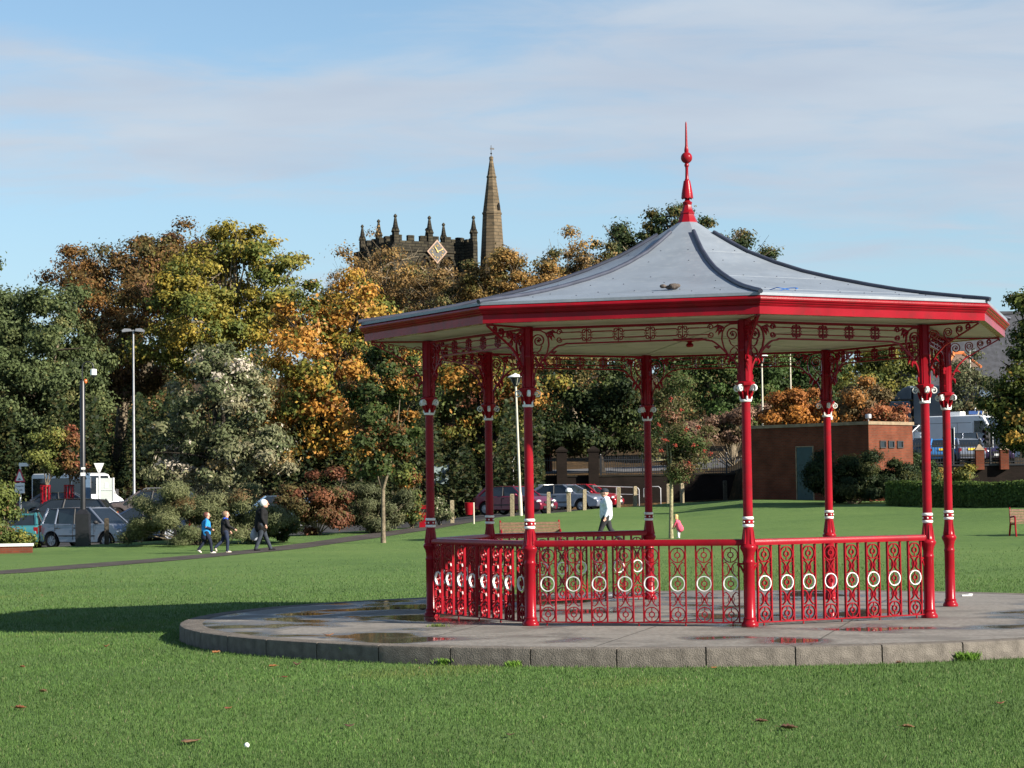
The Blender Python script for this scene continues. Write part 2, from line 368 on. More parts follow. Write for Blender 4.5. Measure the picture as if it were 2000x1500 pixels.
def sheet(name, rows, mat, label, off=0.0):
    """rows: function(s) -> list of Y"""
    v = []; f = []; k = None
    for s_ in sgrid:
        ys = rows(s_); k = len(ys)
        for Y in ys:
            x = (s_ - 1000) / F * max(Y, 12); v.append((x, Y, ground(x, Y) + off))
    for i in range(len(sgrid) - 1):
        for j in range(k - 1):
            f.append((i * k + j, (i + 1) * k + j, (i + 1) * k + j + 1, i * k + j + 1))
    mb = MB(); mb.add(v, f); o = mb.build(name, mat, None, 180); return struct(o, label)
def near_rows(s): e = edgeY(s); return [-25, 0, 12, 20, 30, 40, 48] + [48 + (e - .01 - 48) * t / 22 for t in range(1, 23)]
sheet('lawn', near_rows, M['lawn'], 'wide mown green lawn rising gently to the car park edge')
sheet('car_park', lambda s: [edgeY(s) - .01] + [edgeY(s) + .6 + (backY(s) - edgeY(s) - .6) * t / 8 for t in range(9)], M['asph'], 'dark asphalt car park beyond the lawn')
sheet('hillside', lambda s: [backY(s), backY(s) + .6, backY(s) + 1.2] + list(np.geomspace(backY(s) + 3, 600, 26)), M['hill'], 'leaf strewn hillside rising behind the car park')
# bank of far ground to the horizon on both sides
def strip_sheet(name, pts, w, off, mat, label, sub=2.0):
    line = []
    for a, b in zip(pts[:-1], pts[1:]):
        n = max(1, int((Vector(b) - Vector(a)).length / sub))
        line += [Vector(a).lerp(Vector(b), i / n) for i in range(n)]
    line.append(Vector(pts[-1])); v = []; f = []
    K = 4
    for i, p in enumerate(line):
        t = line[min(i + 1, len(line) - 1)] - line[max(i - 1, 0)]; n = Vector((-t.y, t.x)).normalized()
        for j in range(K + 1):
            q = p + n * w * (j / K - .5) * (1 + .06 * math.sin(i * 1.3 + j)); v.append((q.x, q.y, ground(q.x, q.y) + off))
    for i in range(len(line) - 1):
        for j in range(K): f.append((i * (K + 1) + j, i * (K + 1) + j + 1, (i + 1) * (K + 1) + j + 1, (i + 1) * (K + 1) + j))
    mb = MB(); mb.add(v, f); return struct(mb.build(name, mat, None, 180), label)
ppts = [(-30, 38), (-20.5, 50), (-13.7, 61), (-8.7, 78.4), (-5.1, 89.6), (-2.2, 99.5), (-1.9, 101.4)]
strip_sheet('path', ppts, 1.7, .012, M['pathm'], 'narrow dark tarmac path crossing the lawn on the left', 1.5)
strip_sheet('road', [(-4, 136), (4, 137), (10, 141), (16, 150), (20, 163), (24, 190)], 6.5, .03, M['asphr'], 'grey road climbing the hill behind the railings', 1.5)

# ------------------------------------------------------------------ stone platform
PCX, PCY, PR, PT = 2.571, 32.713, 7.298, .21
def paving_mat():
    m, nt, b = nodes('wet_concrete_paving'); tc = N(nt, 'ShaderNodeTexCoord'); L = nt.links.new
    def noise(sc, det, rough=.5):
        n = N(nt, 'ShaderNodeTexNoise'); n.inputs['Scale'].default_value = sc; n.inputs['Detail'].default_value = det; n.inputs['Roughness'].default_value = rough; L(tc.outputs['Object'], n.inputs['Vector']); return n.outputs['Fac']
    def rng_(v, a, b2, c=0., d=1.):
        r = N(nt, 'ShaderNodeMapRange', interpolation_type='SMOOTHSTEP'); r.inputs[1].default_value = a; r.inputs[2].default_value = b2; r.inputs[3].default_value = c; r.inputs[4].default_value = d; L(v, r.inputs[0]); return r.outputs[0]
    fine = noise(16, 8, .65); big = noise(.9, 5); pud0 = noise(.62, 3.0, .45); sxyz = N(nt, 'ShaderNodeSeparateXYZ'); L(tc.outputs['Object'], sxyz.inputs[0])
    gx = N(nt, 'ShaderNodeMath', operation='MULTIPLY_ADD'); gx.inputs[1].default_value = -.009; gx.inputs[2].default_value = .005; L(sxyz.outputs[0], gx.inputs[0])
    gy = N(nt, 'ShaderNodeMath', operation='MULTIPLY_ADD'); gy.inputs[1].default_value = .006; L(sxyz.outputs[1], gy.inputs[0]); L(gx.outputs[0], gy.inputs[2])
    pa_ = N(nt, 'ShaderNodeMath', operation='ADD'); L(pud0, pa_.inputs[0]); L(gy.outputs[0], pa_.inputs[1]); pud = pa_.outputs[0]
    mx = N(nt, 'ShaderNodeMix', data_type='RGBA'); mx.inputs[6].default_value = (.128, .115, .10, 1); mx.inputs[7].default_value = (.225, .208, .186, 1); L(rng_(fine, .3, .7), mx.inputs[0])
    m2 = N(nt, 'ShaderNodeMix', data_type='RGBA'); m2.inputs[7].default_value = (.11, .10, .088, 1); L(mx.outputs[2], m2.inputs[6]); L(rng_(big, .48, .66, 0, .75), m2.inputs[0])
    # slabs of concrete: joints every 2.4 m
    mp = N(nt, 'ShaderNodeMapping'); mp.inputs['Rotation'].default_value = (0, 0, R(14)); L(tc.outputs['Object'], mp.inputs[0])
    bt = N(nt, 'ShaderNodeTexBrick'); bt.offset = 0; bt.inputs['Scale'].default_value = 1; bt.inputs['Brick Width'].default_value = 2.4; bt.inputs['Row Height'].default_value = 2.4; bt.inputs['Mortar Size'].default_value = .012; L(mp.outputs[0], bt.inputs['Vector'])
    m3 = N(nt, 'ShaderNodeMix', data_type='RGBA'); m3.inputs[7].default_value = (.05, .045, .035, 1); L(m2.outputs[2], m3.inputs[6]); L(bt.outputs['Fac'], m3.inputs[0])
    wet = rng_(pud, .54, .64); damp = rng_(pud, .47, .60, 0, .72)
    mu = N(nt, 'ShaderNodeMix', data_type='RGBA', blend_type='MULTIPLY'); mu.inputs[7].default_value = (.22, .21, .20, 1); L(m3.outputs[2], mu.inputs[6]); L(damp, mu.inputs[0])
    L(mu.outputs[2], b.inputs['Base Color'])
    r0 = N(nt, 'ShaderNodeMapRange'); r0.inputs[3].default_value = .82; r0.inputs[4].default_value = .30; r0.inputs[2].default_value = .72; L(damp, r0.inputs[0])
    ro = N(nt, 'ShaderNodeMix'); ro.inputs[3].default_value = .05; L(wet, ro.inputs[0]); L(r0.outputs[0], ro.inputs[2]); L(ro.outputs[0], b.inputs['Roughness'])
    dry = N(nt, 'ShaderNodeMath', operation='SUBTRACT'); dry.inputs[0].default_value = 1; L(wet, dry.inputs[1])
    bp = N(nt, 'ShaderNodeBump'); bp.inputs['Distance'].default_value = .012; L(fine, bp.inputs['Height'])
    st = N(nt, 'ShaderNodeMath', operation='MULTIPLY'); st.inputs[1].default_value = .5; L(dry.outputs[0], st.inputs[0]); L(st.outputs[0], bp.inputs['Strength']); L(bp.outputs[0], b.inputs['Normal'])
    return m
plat = thing('stone_platform', 'round grey stone platform with kerb stones carrying the red bandstand', 'platform', (PCX, PCY, 0))
mb = MB(); n = 96
mb.add([(7.0 * math.cos(2 * pi * i / n), 7.0 * math.sin(2 * pi * i / n), PT - .004) for i in range(n)], [tuple(range(n))]); 
mb.build('paving', paving_mat(), plat)
NK = 46; st = 2 * pi / NK; mb = MB(); gap = .0012; sub = 5
prof = [(PR - .315, -.15), (PR - .315, PT - .002), (PR - .03, PT + .002), (PR - .008, PT - .006), (PR, PT - .028), (PR + .004, -.15)]
v = []; f = []; k = len(prof)
for i in range(sub + 1):
    a = -st / 2 + gap + (st - 2 * gap) * i / sub
    for r, z in prof: v.append((r * math.cos(a), r * math.sin(a), z))
for i in range(sub):
    for j in range(k): f.append((i * k + j, (i + 1) * k + j, (i + 1) * k + (j + 1) % k, i * k + (j + 1) % k))
f += [tuple(range(k)), tuple(sub * k + j for j in range(k - 1, -1, -1))]
mb.add(v, f)
kerb_me = mb.mesh('kerb_stone', M['stone'], 30)
for i in range(NK): link('kerb_stone', kerb_me, plat, (0, 0, 0), R(-101.4) + st * (i + .5))
mb = MB(); mb.lathe([(PR - .32, -.1), (PR - .012, -.1), (PR - .012, PT - .03), (PR - .32, PT - .03)], 96); mb.build('mortar_bed', pm('dark_mortar', (.05, .047, .04), .95), plat)

# ------------------------------------------------------------------ bandstand
BS = thing('bandstand', 'octagonal Victorian bandstand in glossy red paint with grey lead roof and white trim', 'bandstand', (PX, PY, PT))
BAY = 2 * RC * math.sin(pi / 8)
# column
mb = MB()
mb.lathe([(.112, 0), (.112, .022), (.106, .04), (.088, .062), (.083, .085), (.086, .10), (.074, .115), (.073, .80), (.078, .81), (.080, .825), (.073, .84), (.071, .855), (.071, .905), (.076, .915), (.080, .945), (.101, .985), (.108, 1.005), (.108, 1.02), (.098, 1.035), (.082, 1.06), (.073, 1.11), (.066, 1.20), (.063, 1.262)], 28)
mb.lathe([(.063, 1.262), (.0625, 1.42), (.061, 2.0), (.058, 2.885)], 24)
for j in range(6):   # pointed leaves clasping the flare above the ring
    a = j * pi / 3 + .2
    mb.tube([(.082 * math.cos(a), .082 * math.sin(a), 1.055), (.072 * math.cos(a + .05), .072 * math.sin(a + .05), 1.13), (.066 * math.cos(a), .066 * math.sin(a), 1.245)], [.016, .013, .003], 6)
col_me = mb.mesh('column', M['red'], 40)
mb = MB(); mb.lathe([(.058, 2.90), (.062, 2.95), (.075, 3.03), (.098, 3.085), (.118, 3.10), (.122, 3.118), (.122, 3.135), (.112, 3.145), (.09, 3.15)], 8, a0=pi / 8)
for j in range(8):
    a = j * pi / 4
    mb.tube([(.06 * math.cos(a), .06 * math.sin(a), 2.93), (.083 * math.cos(a), .083 * math.sin(a), 3.0), (.098 * math.cos(a), .098 * math.sin(a), 3.045)], [.014, .017, .006], 6)
cap_me = mb.mesh('capital', M['red'], 35)
mb = MB(); mb.lathe([(.080, 3.15), (.080, 3.53), (.084, 3.54), (.084, 3.57), (.080, 3.58), (.080, 3.955)], 8, a0=pi / 8)
for j in range(4):
    a = j * pi / 2; mb.box((.08 * math.cos(a), .08 * math.sin(a), 3.55), (.022, .03, .79), 0, a)
post_me = mb.mesh('upper_post', M['red'], 30)
mb = MB(); pts = spiral(.127, 3.060, .047, .014, pi * .55, -1.2, 30)
mb.tube([(.07, 0, 3.035), (.085, 0, 3.075), (.105, 0, 3.102)] + [(x, 0, z) for x, z in pts], [.009, .010, .010] + [.0078] * 30, 6, sq=2.6)
mb.ball((.128, 0, 3.06), .010, 8)
vol_me = mb.mesh('volute', M['white'], 50)
mb = MB(); mb.lathe([(.062, 2.885), (.074, 2.892), (.076, 2.905), (.072, 2.918), (.060, 2.922)], 24)
for j in range(4):
    a = j * pi / 2; c, s_ = math.cos(a), math.sin(a)
    mb.tube([(.070 * c, .070 * s_, 2.91), (.074 * c, .074 * s_, 2.945), (.084 * c, .084 * s_, 2.985)], [.012, .013, .003], 6)
    mb.ball((.080 * c, .080 * s_, 2.975), .011, 6)
crown_me = mb.mesh('crown_band', M['white'], 40)
mb = MB(); mb.lathe([(.062, -.02), (.071, -.014), (.075, 0), (.071, .014), (.062, .02)], 24); collar_me = mb.mesh('collar', M['white'], 60)
mb = MB(); mb.lathe([(.063, 1.31), (.068, 1.315), (.068, 1.365), (.063, 1.37)], 20); sb_me = mb.mesh('stud_band', M['red'], 40)
mb = MB(); mb.ball((.069, 0, 0), .0125, 8); stud_me = mb.mesh('stud', M['white'], 60)
def make_column():
    c = link('column', col_me, BS)
    link('capital', cap_me, c); link('upper_post', post_me, c); link('crown_band', crown_me, c); link('stud_band', sb_me, c)
    for j in range(4): link('volute', vol_me, c, None, pi / 4 + j * pi / 2)
    for z in (1.292, 1.388): link('collar', collar_me, c, (0, 0, z))
    for j in range(6): link('stud', stud_me, c, (0, 0, 1.34), j * pi / 3)
    return c
c0 = make_column()
for k in range(8):
    c = c0 if k == 0 else copy_tree(c0, BS)
    a = TH + k * pi / 4; c.location = (RC * math.cos(a), RC * math.sin(a), 0); c.rotation_euler = (0, 0, a)
def bay_frame(k):
    """matrix: local x along the bay from column k to k+1, y inwards, z up"""
    a0, a1 = TH + k * pi / 4, TH + (k + 1) * pi / 4
    p = Vector((RC * math.cos(a0), RC * math.sin(a0), 0)); q = Vector((RC * math.cos(a1), RC * math.sin(a1), 0)); d = q - p
    return p, math.atan2(d.y, d.x)
# balustrade
mb = MB(); W_ = .106
for sx in (-1, 1): mb.box((sx * W_, 0, .545), (.017, .036, .99))
T_, D_ = .0125, .03
for zc in (.915, .148): mb.strip(circ(0, zc, .094, 24), T_, D_, 0, True); mb.strip(circ(0, zc, .035, 14), T_, D_, 0, True)
mb.strip(circ(0, .546, .035, 14), .011, D_, 0, True)
for za, zb in ((.95, 1.01), (.82, .88), (.58, .64), (.455, .511), (.183, .245), (.055, .113)): mb.box((0, 0, (za + zb) / 2), (.009, .018, zb - za))
for zc in (.732, .345):
    for sx in (-1, 1):
        mb.strip([(sx * (.012 + .055 * (abs(t) ** 2.2)), zc + t * .092) for t in [i / 8 - 1 for i in range(17)]], T_, D_)
        mb.strip([(sx * (.02 + .022 * (1 - abs(t))), zc + t * .085) for t in (-1, -.5, 0, .5, 1)][1:4], .007, .02)
        for up in (-1, 1):
            q = [(sx * (.068 + .026 * math.sin(t)), zc + up * (.086 - .026 * (1 - math.cos(t)))) for t in [pi * i / 9 for i in range(10)]]
            mb.strip([(sx * .067, zc + up * .092)] + [(sx * (.078 + .02 * math.sin(t * 1.1)), zc + up * (.086 - .02 * (1 - math.cos(t * 1.3)))) for t in [pi * i / 8 for i in range(8)]], .008, .02)
    mb.box((0, 0, zc), (.02, .02, .035))
bal_me = mb.mesh('baluster', M['red'])
mb = MB(); mb.strip(circ(0, .546, .094, 28), .0105, .036, 0, True); ring_me = mb.mesh('ring', M['white'])
mb = MB(); L_ = BAY
hw = [(-.040, 1.035), (.040, 1.035), (.044, 1.05), (.044, 1.085), (.030, 1.112), (0, 1.12), (-.030, 1.112), (-.044, 1.085), (-.044, 1.05)]
mb.add([(x, y, z) for x in (.06, L_ - .06) for y, z in hw], [tuple(range(8, -1, -1)), tuple(range(9, 18))] + [(i, (i + 1) % 9, (i + 1) % 9 + 9, i + 9) for i in range(9)])
mb.box((L_ / 2, 0, .045), (L_ - .12, .034, .016))
for i in range(5):
    x = .22 + (L_ - .44) * i / 4
    mb.lathe([(.011, .0), (.014, .01), (.009, .02), (.009, .04)], 8, (x, 0, 0))
for x in (.10, L_ - .10):
    mb.box((x, 0, .80), (.075, .022, .025)); mb.tube([(x + (.05 if x < 1 else -.05), 0, .80), (x, 0, .76), (x + (-.03 if x < 1 else .03), 0, .68)], [.012, .016, .008], 6)
rail_me = mb.mesh('railing', M['red'], 35)
for k in (7, 0, 1, 5, 6):
    p, a = bay_frame(k); r_ = link('railing', rail_me, BS, p, a)
    for i in range(8):
        x = .238 + (L_ - .476) * i / 7
        link('baluster', bal_me, r_, (x, 0, 0)); link('ring', ring_me, r_, (x, 0, 0))
# fretwork friezes
ZT, ZB = 3.925, 3.715
mb = MB(); mb.box((L_ / 2, 0, ZT), (L_ - .14, .06, .034)); mb.box((L_ / 2, 0, ZB), (L_ - 1.06, .034, .022)); 
t_, d_ = .016, .028
zc = (ZT + ZB) / 2; nM = 5; xs = [.53 + (L_ - 1.06) * i / (nM - 1) for i in range(nM)]
xs = [L_ / 2 + (i - 1.5) * .43 for i in range(4)]
for x in xs:
    mb.box((x, 0, zc), (.009, d_, ZT - ZB - .02))
    for sx in (-1, 1):
        for sz in (-1, 1):
            pts = spiral(x + sx * .036, zc + sz * .048, .031, .009, (0 if sx < 0 else pi), sx * sz * -1.15, 20)
            mb.strip(pts, .012, d_)
        mb.strip([(x + sx * .018, zc), (x + sx * .062, zc + .012), (x + sx * .05, zc), (x + sx * .062, zc - .012), (x + sx * .018, zc)], .008, .016)
        for sz in (-1, 1):
            mb.strip([(x + sx * .060, zc + sz * .028), (x + sx * .085, zc + sz * .045), (x + sx * .216, zc + sz * .045)], t_, d_)
        mb.strip([(x + sx * .05, zc + .022), (x + sx * .085, zc), (x + sx * .05, zc - .022)], .006, .012)
for e, sx in ((xs[0], 1), (xs[-1], -1)):
    x = e - sx * .375
    for sz in (-1, 1):
        mb.strip([(e - sx * .21, zc + sz * .045), (x + sx * .03, zc + sz * .045)] + spiral(x, zc + sz * .050 + (.0 if sz > 0 else 0), .040, .012, -.3 if sx > 0 else pi + .3, sx * sz * 1.3, 24), .013, d_)
frz_me = mb.mesh('frieze', M['red'])
mb = MB()   # spandrel bracket in the corner of a bay, column axis at x = 0
X0 = .075
mb.strip([(X0, 3.12), (.092, 3.30), (.118, 3.38), (.15, 3.44), (.23, 3.52), (.323, 3.61), (.38, 3.66), (.43, 3.69), (.50, 3.70), (.54, ZB)], .022, .03)
mb.strip([(.23, 3.53), (.275, 3.60), (.30, 3.71), (.29, 3.80), (.255, 3.865), (.19, 3.90), (X0, 3.905)], .017, .028)
mb.strip(spiral(.158, 3.765, .088, .03, pi * .9, -1.45, 34), .016, .028)
mb.strip([(.205, 3.70), (.18, 3.64), (.14, 3.61), (.10, 3.62), (.085, 3.60)], .014, .026)
mb.strip([(.20, 3.50), (.185, 3.56), (.15, 3.595), (.11, 3.585), (X0, 3.52)], .014, .026)
mb.strip([(X0, 3.14), (.105, 3.19), (.105, 3.235), (.08, 3.25)], .018, .03)
for a, b_, c_ in (((.22, 3.51), (.255, 3.465), (.27, 3.41)), ((.16, 3.45), (.13, 3.49), (.11, 3.545)), ((.33, 3.61), (.37, 3.60), (.41, 3.625)), ((.27, 3.86), (.345, 3.85), (.385, 3.79)), ((.28, 3.865), (.355, 3.885), (.415, 3.86)), ((.19, 3.47), (.215, 3.41), (.20, 3.37)), ((.29, 3.83), (.33, 3.81), (.345, 3.76))):
    mb.tube([(a[0], 0, a[1]), (b_[0], 0, b_[1]), (c_[0], 0, c_[1])], [.013, .021, .004], 6, sq=1.3)
for j in range(5):
    a = j * 2 * pi / 5 + .3; mb.tube([(.158, 0, 3.765), (.158 + .026 * math.cos(a), 0, 3.765 + .026 * math.sin(a))], [.008, .009], 5)
mb.ball((.158, 0, 3.765), .012, 8); mb.ball((.24, 0, 3.50), .026, 8); mb.ball((.17, 0, 3.43), .021, 8)
br_me = mb.mesh('spandrel_bracket', M['red'], 40)
mb = MB()   # cantilever bracket carrying the eaves outwards
mb.strip([(X0, 3.30), (.13, 3.44), (.20, 3.55), (.32, 3.66), (.50, 3.76), (.68, 3.85), (.83, 3.93)], .018, .028)
mb.box((.45, 0, 3.942), (.76, .05, .022))
for cx_, cz_, r_ in ((.165, 3.80, .085), (.375, 3.83, .066), (.545, 3.865, .05), (.675, 3.895, .034)):
    mb.strip([(cx_ + r_ * 1.1, cz_ - r_ * 1.6 + .03)] * 0 + spiral(cx_, cz_, r_, .014, pi * 1.15, -1.9, 34), .011, .024)
    mb.strip([(cx_ - r_, cz_ - .02), (cx_ - r_ * .8, cz_ - r_ * .9), (cx_ - r_ * .2, cz_ - r_ * 1.55)], .011, .024)
mb.tube([(.14, 0, 3.45), (.19, 0, 3.47), (.23, 0, 3.44)], [.012, .02, .004], 6); mb.tube([(.10, 0, 3.36), (.14, 0, 3.33), (.15, 0, 3.28)], [.014, .022, .006], 6)
mb.ball((.165, 0, 3.80), .015, 8); mb.ball((.12, 0, 3.42), .024, 8)
cant_me = mb.mesh('eaves_bracket', M['red'], 40)
for k in range(8):
    p, a = bay_frame(k); link('frieze', frz_me, BS, p, a); link('spandrel_bracket', br_me, BS, p, a)
    p2, _ = bay_frame((k + 1) % 8); o = link('spandrel_bracket', br_me, BS, p2, a + pi)
    a0 = TH + k * pi / 4; link('eaves_bracket', cant_me, BS, (RC * math.cos(a0), RC * math.sin(a0), 0), a0)
# octagonal sweeps
def octa(profile, mat, name, smooth=None, closed=True, parent=BS):
    mb = MB(); v = []; f = []; k = len(profile)
    for i in range(8):
        a = TH + i * pi / 4
        for r, z in profile: v.append((r * math.cos(a), r * math.sin(a), z))
    for i in range(8):
        for j in range(k if closed else k - 1): f.append((i * k + j, ((i + 1) % 8) * k + j, ((i + 1) % 8) * k + (j + 1) % k, i * k + (j + 1) % k))
    mb.add(v, f); return mb.build(name, mat, parent, smooth)
octa([(4.70, 4.185), (4.775, 4.185), (4.80, 4.172), (4.818, 4.165), (4.822, 4.145), (4.812, 4.125), (4.795, 4.118), (4.791, 4.105), (4.776, 4.092), (4.768, 4.088), (4.763, 4.075), (4.70, 4.071)], M['red'], 'cornice')
octa([(4.64, 4.070), (4.760, 4.070), (4.757, 4.062), (4.746, 4.060), (4.746, 3.957), (4.64, 3.957)], M['red'], 'fascia')
octa([(.02, 3.985), (4.66, 3.975), (4.66, 3.965), (.02, 3.968)], M['cream'], 'ceiling', None, True)
mb = MB(); mb.lathe([(.02, 3.84), (.045, 3.846), (.058, 3.868), (.05, 3.89), (.03, 3.905), (.035, 3.915), (.10, 3.93), (.13, 3.955), (.14, 3.968)], 20)
for j in range(8):
    a = TH + j * pi / 4; mb.tube([(.10 * math.cos(a), .10 * math.sin(a), 3.945), (.22 * math.cos(a), .22 * math.sin(a), 3.958), (.30 * math.cos(a), .30 * math.sin(a), 3.962)], [.016, .02, .006], 6)
mb.build('ceiling_boss', M['red'], BS, 40)
mb = MB()
for k in range(8):
    a = TH + k * pi / 4; mb.box((2.4 * math.cos(a), 2.4 * math.sin(a), 3.9625), (4.3, .05, .012), 0, a)
mb.build('ceiling_rib', M['cream'], BS)
RP = [(.13, 5.68), (.45, 5.475), (.75, 5.30), (1.04, 5.145), (1.5, 4.955), (1.95, 4.80), (2.45, 4.665), (3.0, 4.535), (3.42, 4.445), (3.8, 4.375), (4.12, 4.325), (4.45, 4.275), (4.74, 4.235), (4.79, 4.228)]
seams = {3, 6, 9, 11}; dark_rows = set()
mb = MB(); prof = []
for i, (r, z) in enumerate(RP):
    prof.append((r, z))
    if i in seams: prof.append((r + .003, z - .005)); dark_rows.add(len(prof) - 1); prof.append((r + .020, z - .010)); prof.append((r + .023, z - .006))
prof.append((4.79, 4.19)); prof.append((4.72, 4.188)); v = []; f = []; k = len(prof)
for i in range(8):
    a = TH + i * pi / 4; b_ = a + pi / 4
    base = len(v)
    for r, z in prof:
        for t in (0, .25, .5, .75, 1):
            v.append((r * ((1 - t) * math.cos(a) + t * math.cos(b_)), r * ((1 - t) * math.sin(a) + t * math.sin(b_)), z))
    for j in range(k - 1):
        for q in range(4): f.append((base + j * 5 + q, base + (j + 1) * 5 + q, base + (j + 1) * 5 + q + 1, base + j * 5 + q + 1))
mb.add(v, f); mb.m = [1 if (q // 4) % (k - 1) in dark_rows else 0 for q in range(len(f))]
rr = random.Random(3)
for i in range(8):
    a = TH + i * pi / 4; b_ = a + pi / 4
    for s_ in (1.04, 1.5, 2.45, 3.0, 3.8, 4.2):
        nn = max(2, int(s_ * 1.5))
        for q in range(nn):
            t = (q + .5) / nn + rr.uniform(-.04, .04); r = s_ - .05
            z = np.interp(r, [p[0] for p in RP], [p[1] for p in RP])
            mb.ball((r * ((1 - t) * math.cos(a) + t * math.cos(b_)), r * ((1 - t) * math.sin(a) + t * math.sin(b_)), z + .004), .009, 6, 1, .7)
roof = mb.build('roof', [M['lead'], M['ridge']], BS, 20)
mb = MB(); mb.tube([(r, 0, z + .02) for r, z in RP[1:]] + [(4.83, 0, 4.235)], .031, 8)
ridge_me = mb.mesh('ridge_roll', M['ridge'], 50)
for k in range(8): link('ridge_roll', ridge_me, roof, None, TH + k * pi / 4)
fin = MB()
fin.lathe([(.175, 5.60), (.165, 5.64), (.135, 5.70), (.105, 5.77), (.098, 5.79), (.106, 5.80), (.106, 5.82), (.092, 5.83), (.078, 5.86), (.065, 5.905), (.056, 5.94)], 8, a0=TH)
fin.lathe([(.06, 5.93), (.07, 5.955), (.072, 5.97), (.045, 5.985), (.036, 6.0), (.036, 6.05)], 16)
n = 24
vb = []
for (r, z, amp) in ((.090, 6.035, .02), (.082, 6.10, 0), (.066, 6.19, 0), (.053, 6.26, 0), (.049, 6.285, 0), (.03, 6.292, 0)):
    vb.append([(r * math.cos(2 * pi * j / n), r * math.sin(2 * pi * j / n), z - amp * (.5 + .5 * math.cos(8 * 2 * pi * j / n))) for j in range(n)])
fin.add([p for q in vb for p in q], [(i * n + j, i * n + (j + 1) % n, (i + 1) * n + (j + 1) % n, (i + 1) * n + j) for i in range(len(vb) - 1) for j in range(n)])
fin.lathe([(.03, 6.28), (.034, 6.30), (.026, 6.32), (.022, 6.45), (.024, 6.49), (.034, 6.50), (.034, 6.525), (.024, 6.545)], 14)
fo = fin.build('finial', M['red'], BS, 35)
mb = MB(); mb.ball((0, 0, 6.625), .085, 20); mb.build('finial_ball', M['red'], fo, 60)
mb = MB(); mb.lathe([(.03, 6.70), (.033, 6.735), (.026, 6.775), (.02, 6.80), (.012, 7.13), (.004, 7.16)], 10); mb.build('finial_spike', M['red'], fo, 40)
# ------------------------------------------------------------------ walls, building, fences
M['brick'] = brick_mat('red_brick', (.165, .042, .021), (.122, .033, .018), (.108, .064, .044))
M['brickd'] = brick_mat('brown_brick', (.07, .035, .024), (.05, .027, .02), (.06, .047, .036))
M['brickshade'] = brick_mat('shade_dark_brick', (.016, .011, .009), (.012, .009, .007), (.014, .011, .009))  # shade on the dark walls put into the brick colour; gate piers share it
M['gritstone'] = brick_mat('sooty_gritstone', (.060, .052, .034), (.028, .025, .019), (.016, .015, .013), 1.0, (R(90), 0, 0), .62, .26, .7)
M['spirest'] = brick_mat('weathered_spire_stone', (.155, .115, .07), (.125, .096, .062), (.08, .066, .045), 1.0, (R(90), 0, 0), .8, .3, .3)
M['coping'] = pm('stone_coping', (.24, .18, .12), .85, .2, 4)
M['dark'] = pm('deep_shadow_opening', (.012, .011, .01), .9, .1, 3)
def wall_thing(name, label, cat, p, q, z0, h, t, mat, cop=None, group=None):
    d = Vector((q[0] - p[0], q[1] - p[1])); L = d.length; a = math.atan2(d.y, d.x)
    r = thing(name, label, cat, (p[0], p[1], z0), a, group)
    mb = MB(); mb.box((L / 2, 0, h / 2 - .3), (L, t, h + .6)); mb.build('wall', mat, r)
    if cop: mb = MB(); mb.box((L / 2, 0, h + .045), (L + .06, t + .1, .09)); mb.build('coping', cop, r)
    return r
# brick park building: corner nearest the camera at photo column 1695
bA = Vector((16.25, 104.0)); ua = Vector((-5.18, 5.4)).normalized(); ang = math.atan2(ua.y, ua.x)
bz = 1.38; bh = 3.45
bld = thing('park_building', 'low flat roofed brick park building with teal door and three small end windows', 'building', (bA.x, bA.y, bz), ang)
# local x runs along the long shaded wall, local -y is the depth towards the back right
LB, DB = 7.6, 3.35
mb = MB(); mb.box((LB / 2, -DB / 2, bh / 2 - .3), (LB, DB, bh + .6)); mb.build('wall', M['brick'], bld)
mb = MB(); mb.box((LB / 2, -DB / 2, bh + .075), (LB + .12, DB + .12, .15)); mb.build('roof_coping', M['coping'], bld)
dr = MB(); dr.box((3.72, .012, 1.25), (.95, .03, 2.5)); d_ = dr.build('door', M['teal'], bld)
mb = MB(); mb.box((3.21, .022, 1.27), (.05, .05, 2.56)); mb.box((4.23, .022, 1.27), (.05, .05, 2.56)); mb.box((3.72, .022, 2.53), (1.06, .05, .05)); mb.build('door_frame', M['coping'], d_)
mb = MB(); mb.ball((3.35, .05, 1.15), .035, 8); mb.build('handle', M['galv'], d_)
for t in (.31, .50, .70):
    y = -DB * t; fr = MB()
    for dy, dz, sy, sz in ((0, .15, .44, .05), (0, -.15, .44, .05), (.2, 0, .05, .26), (-.2, 0, .05, .26)): fr.box((-.02, y + dy, 2.55 + dz), (.06, sy, sz))
    w = MB(); w.box((-.004, y, 2.55), (.02, .36, .26)); wo = w.build('window', M['glass'], bld); fr.build('window_frame', M['trim'], wo)
for (x, y, s_) in ((.75, -1.0, .3), (2.9, -.9, .26)):
    r = MB(); r.lathe([(.03, 0), (.03, .14), (s_ / 2, .17), (s_ / 2, .33), (s_ * .4, .37)], 12); 
    o = r.build('roof_vent', M['galv'], bld, 40, (x, y, bh + .15))
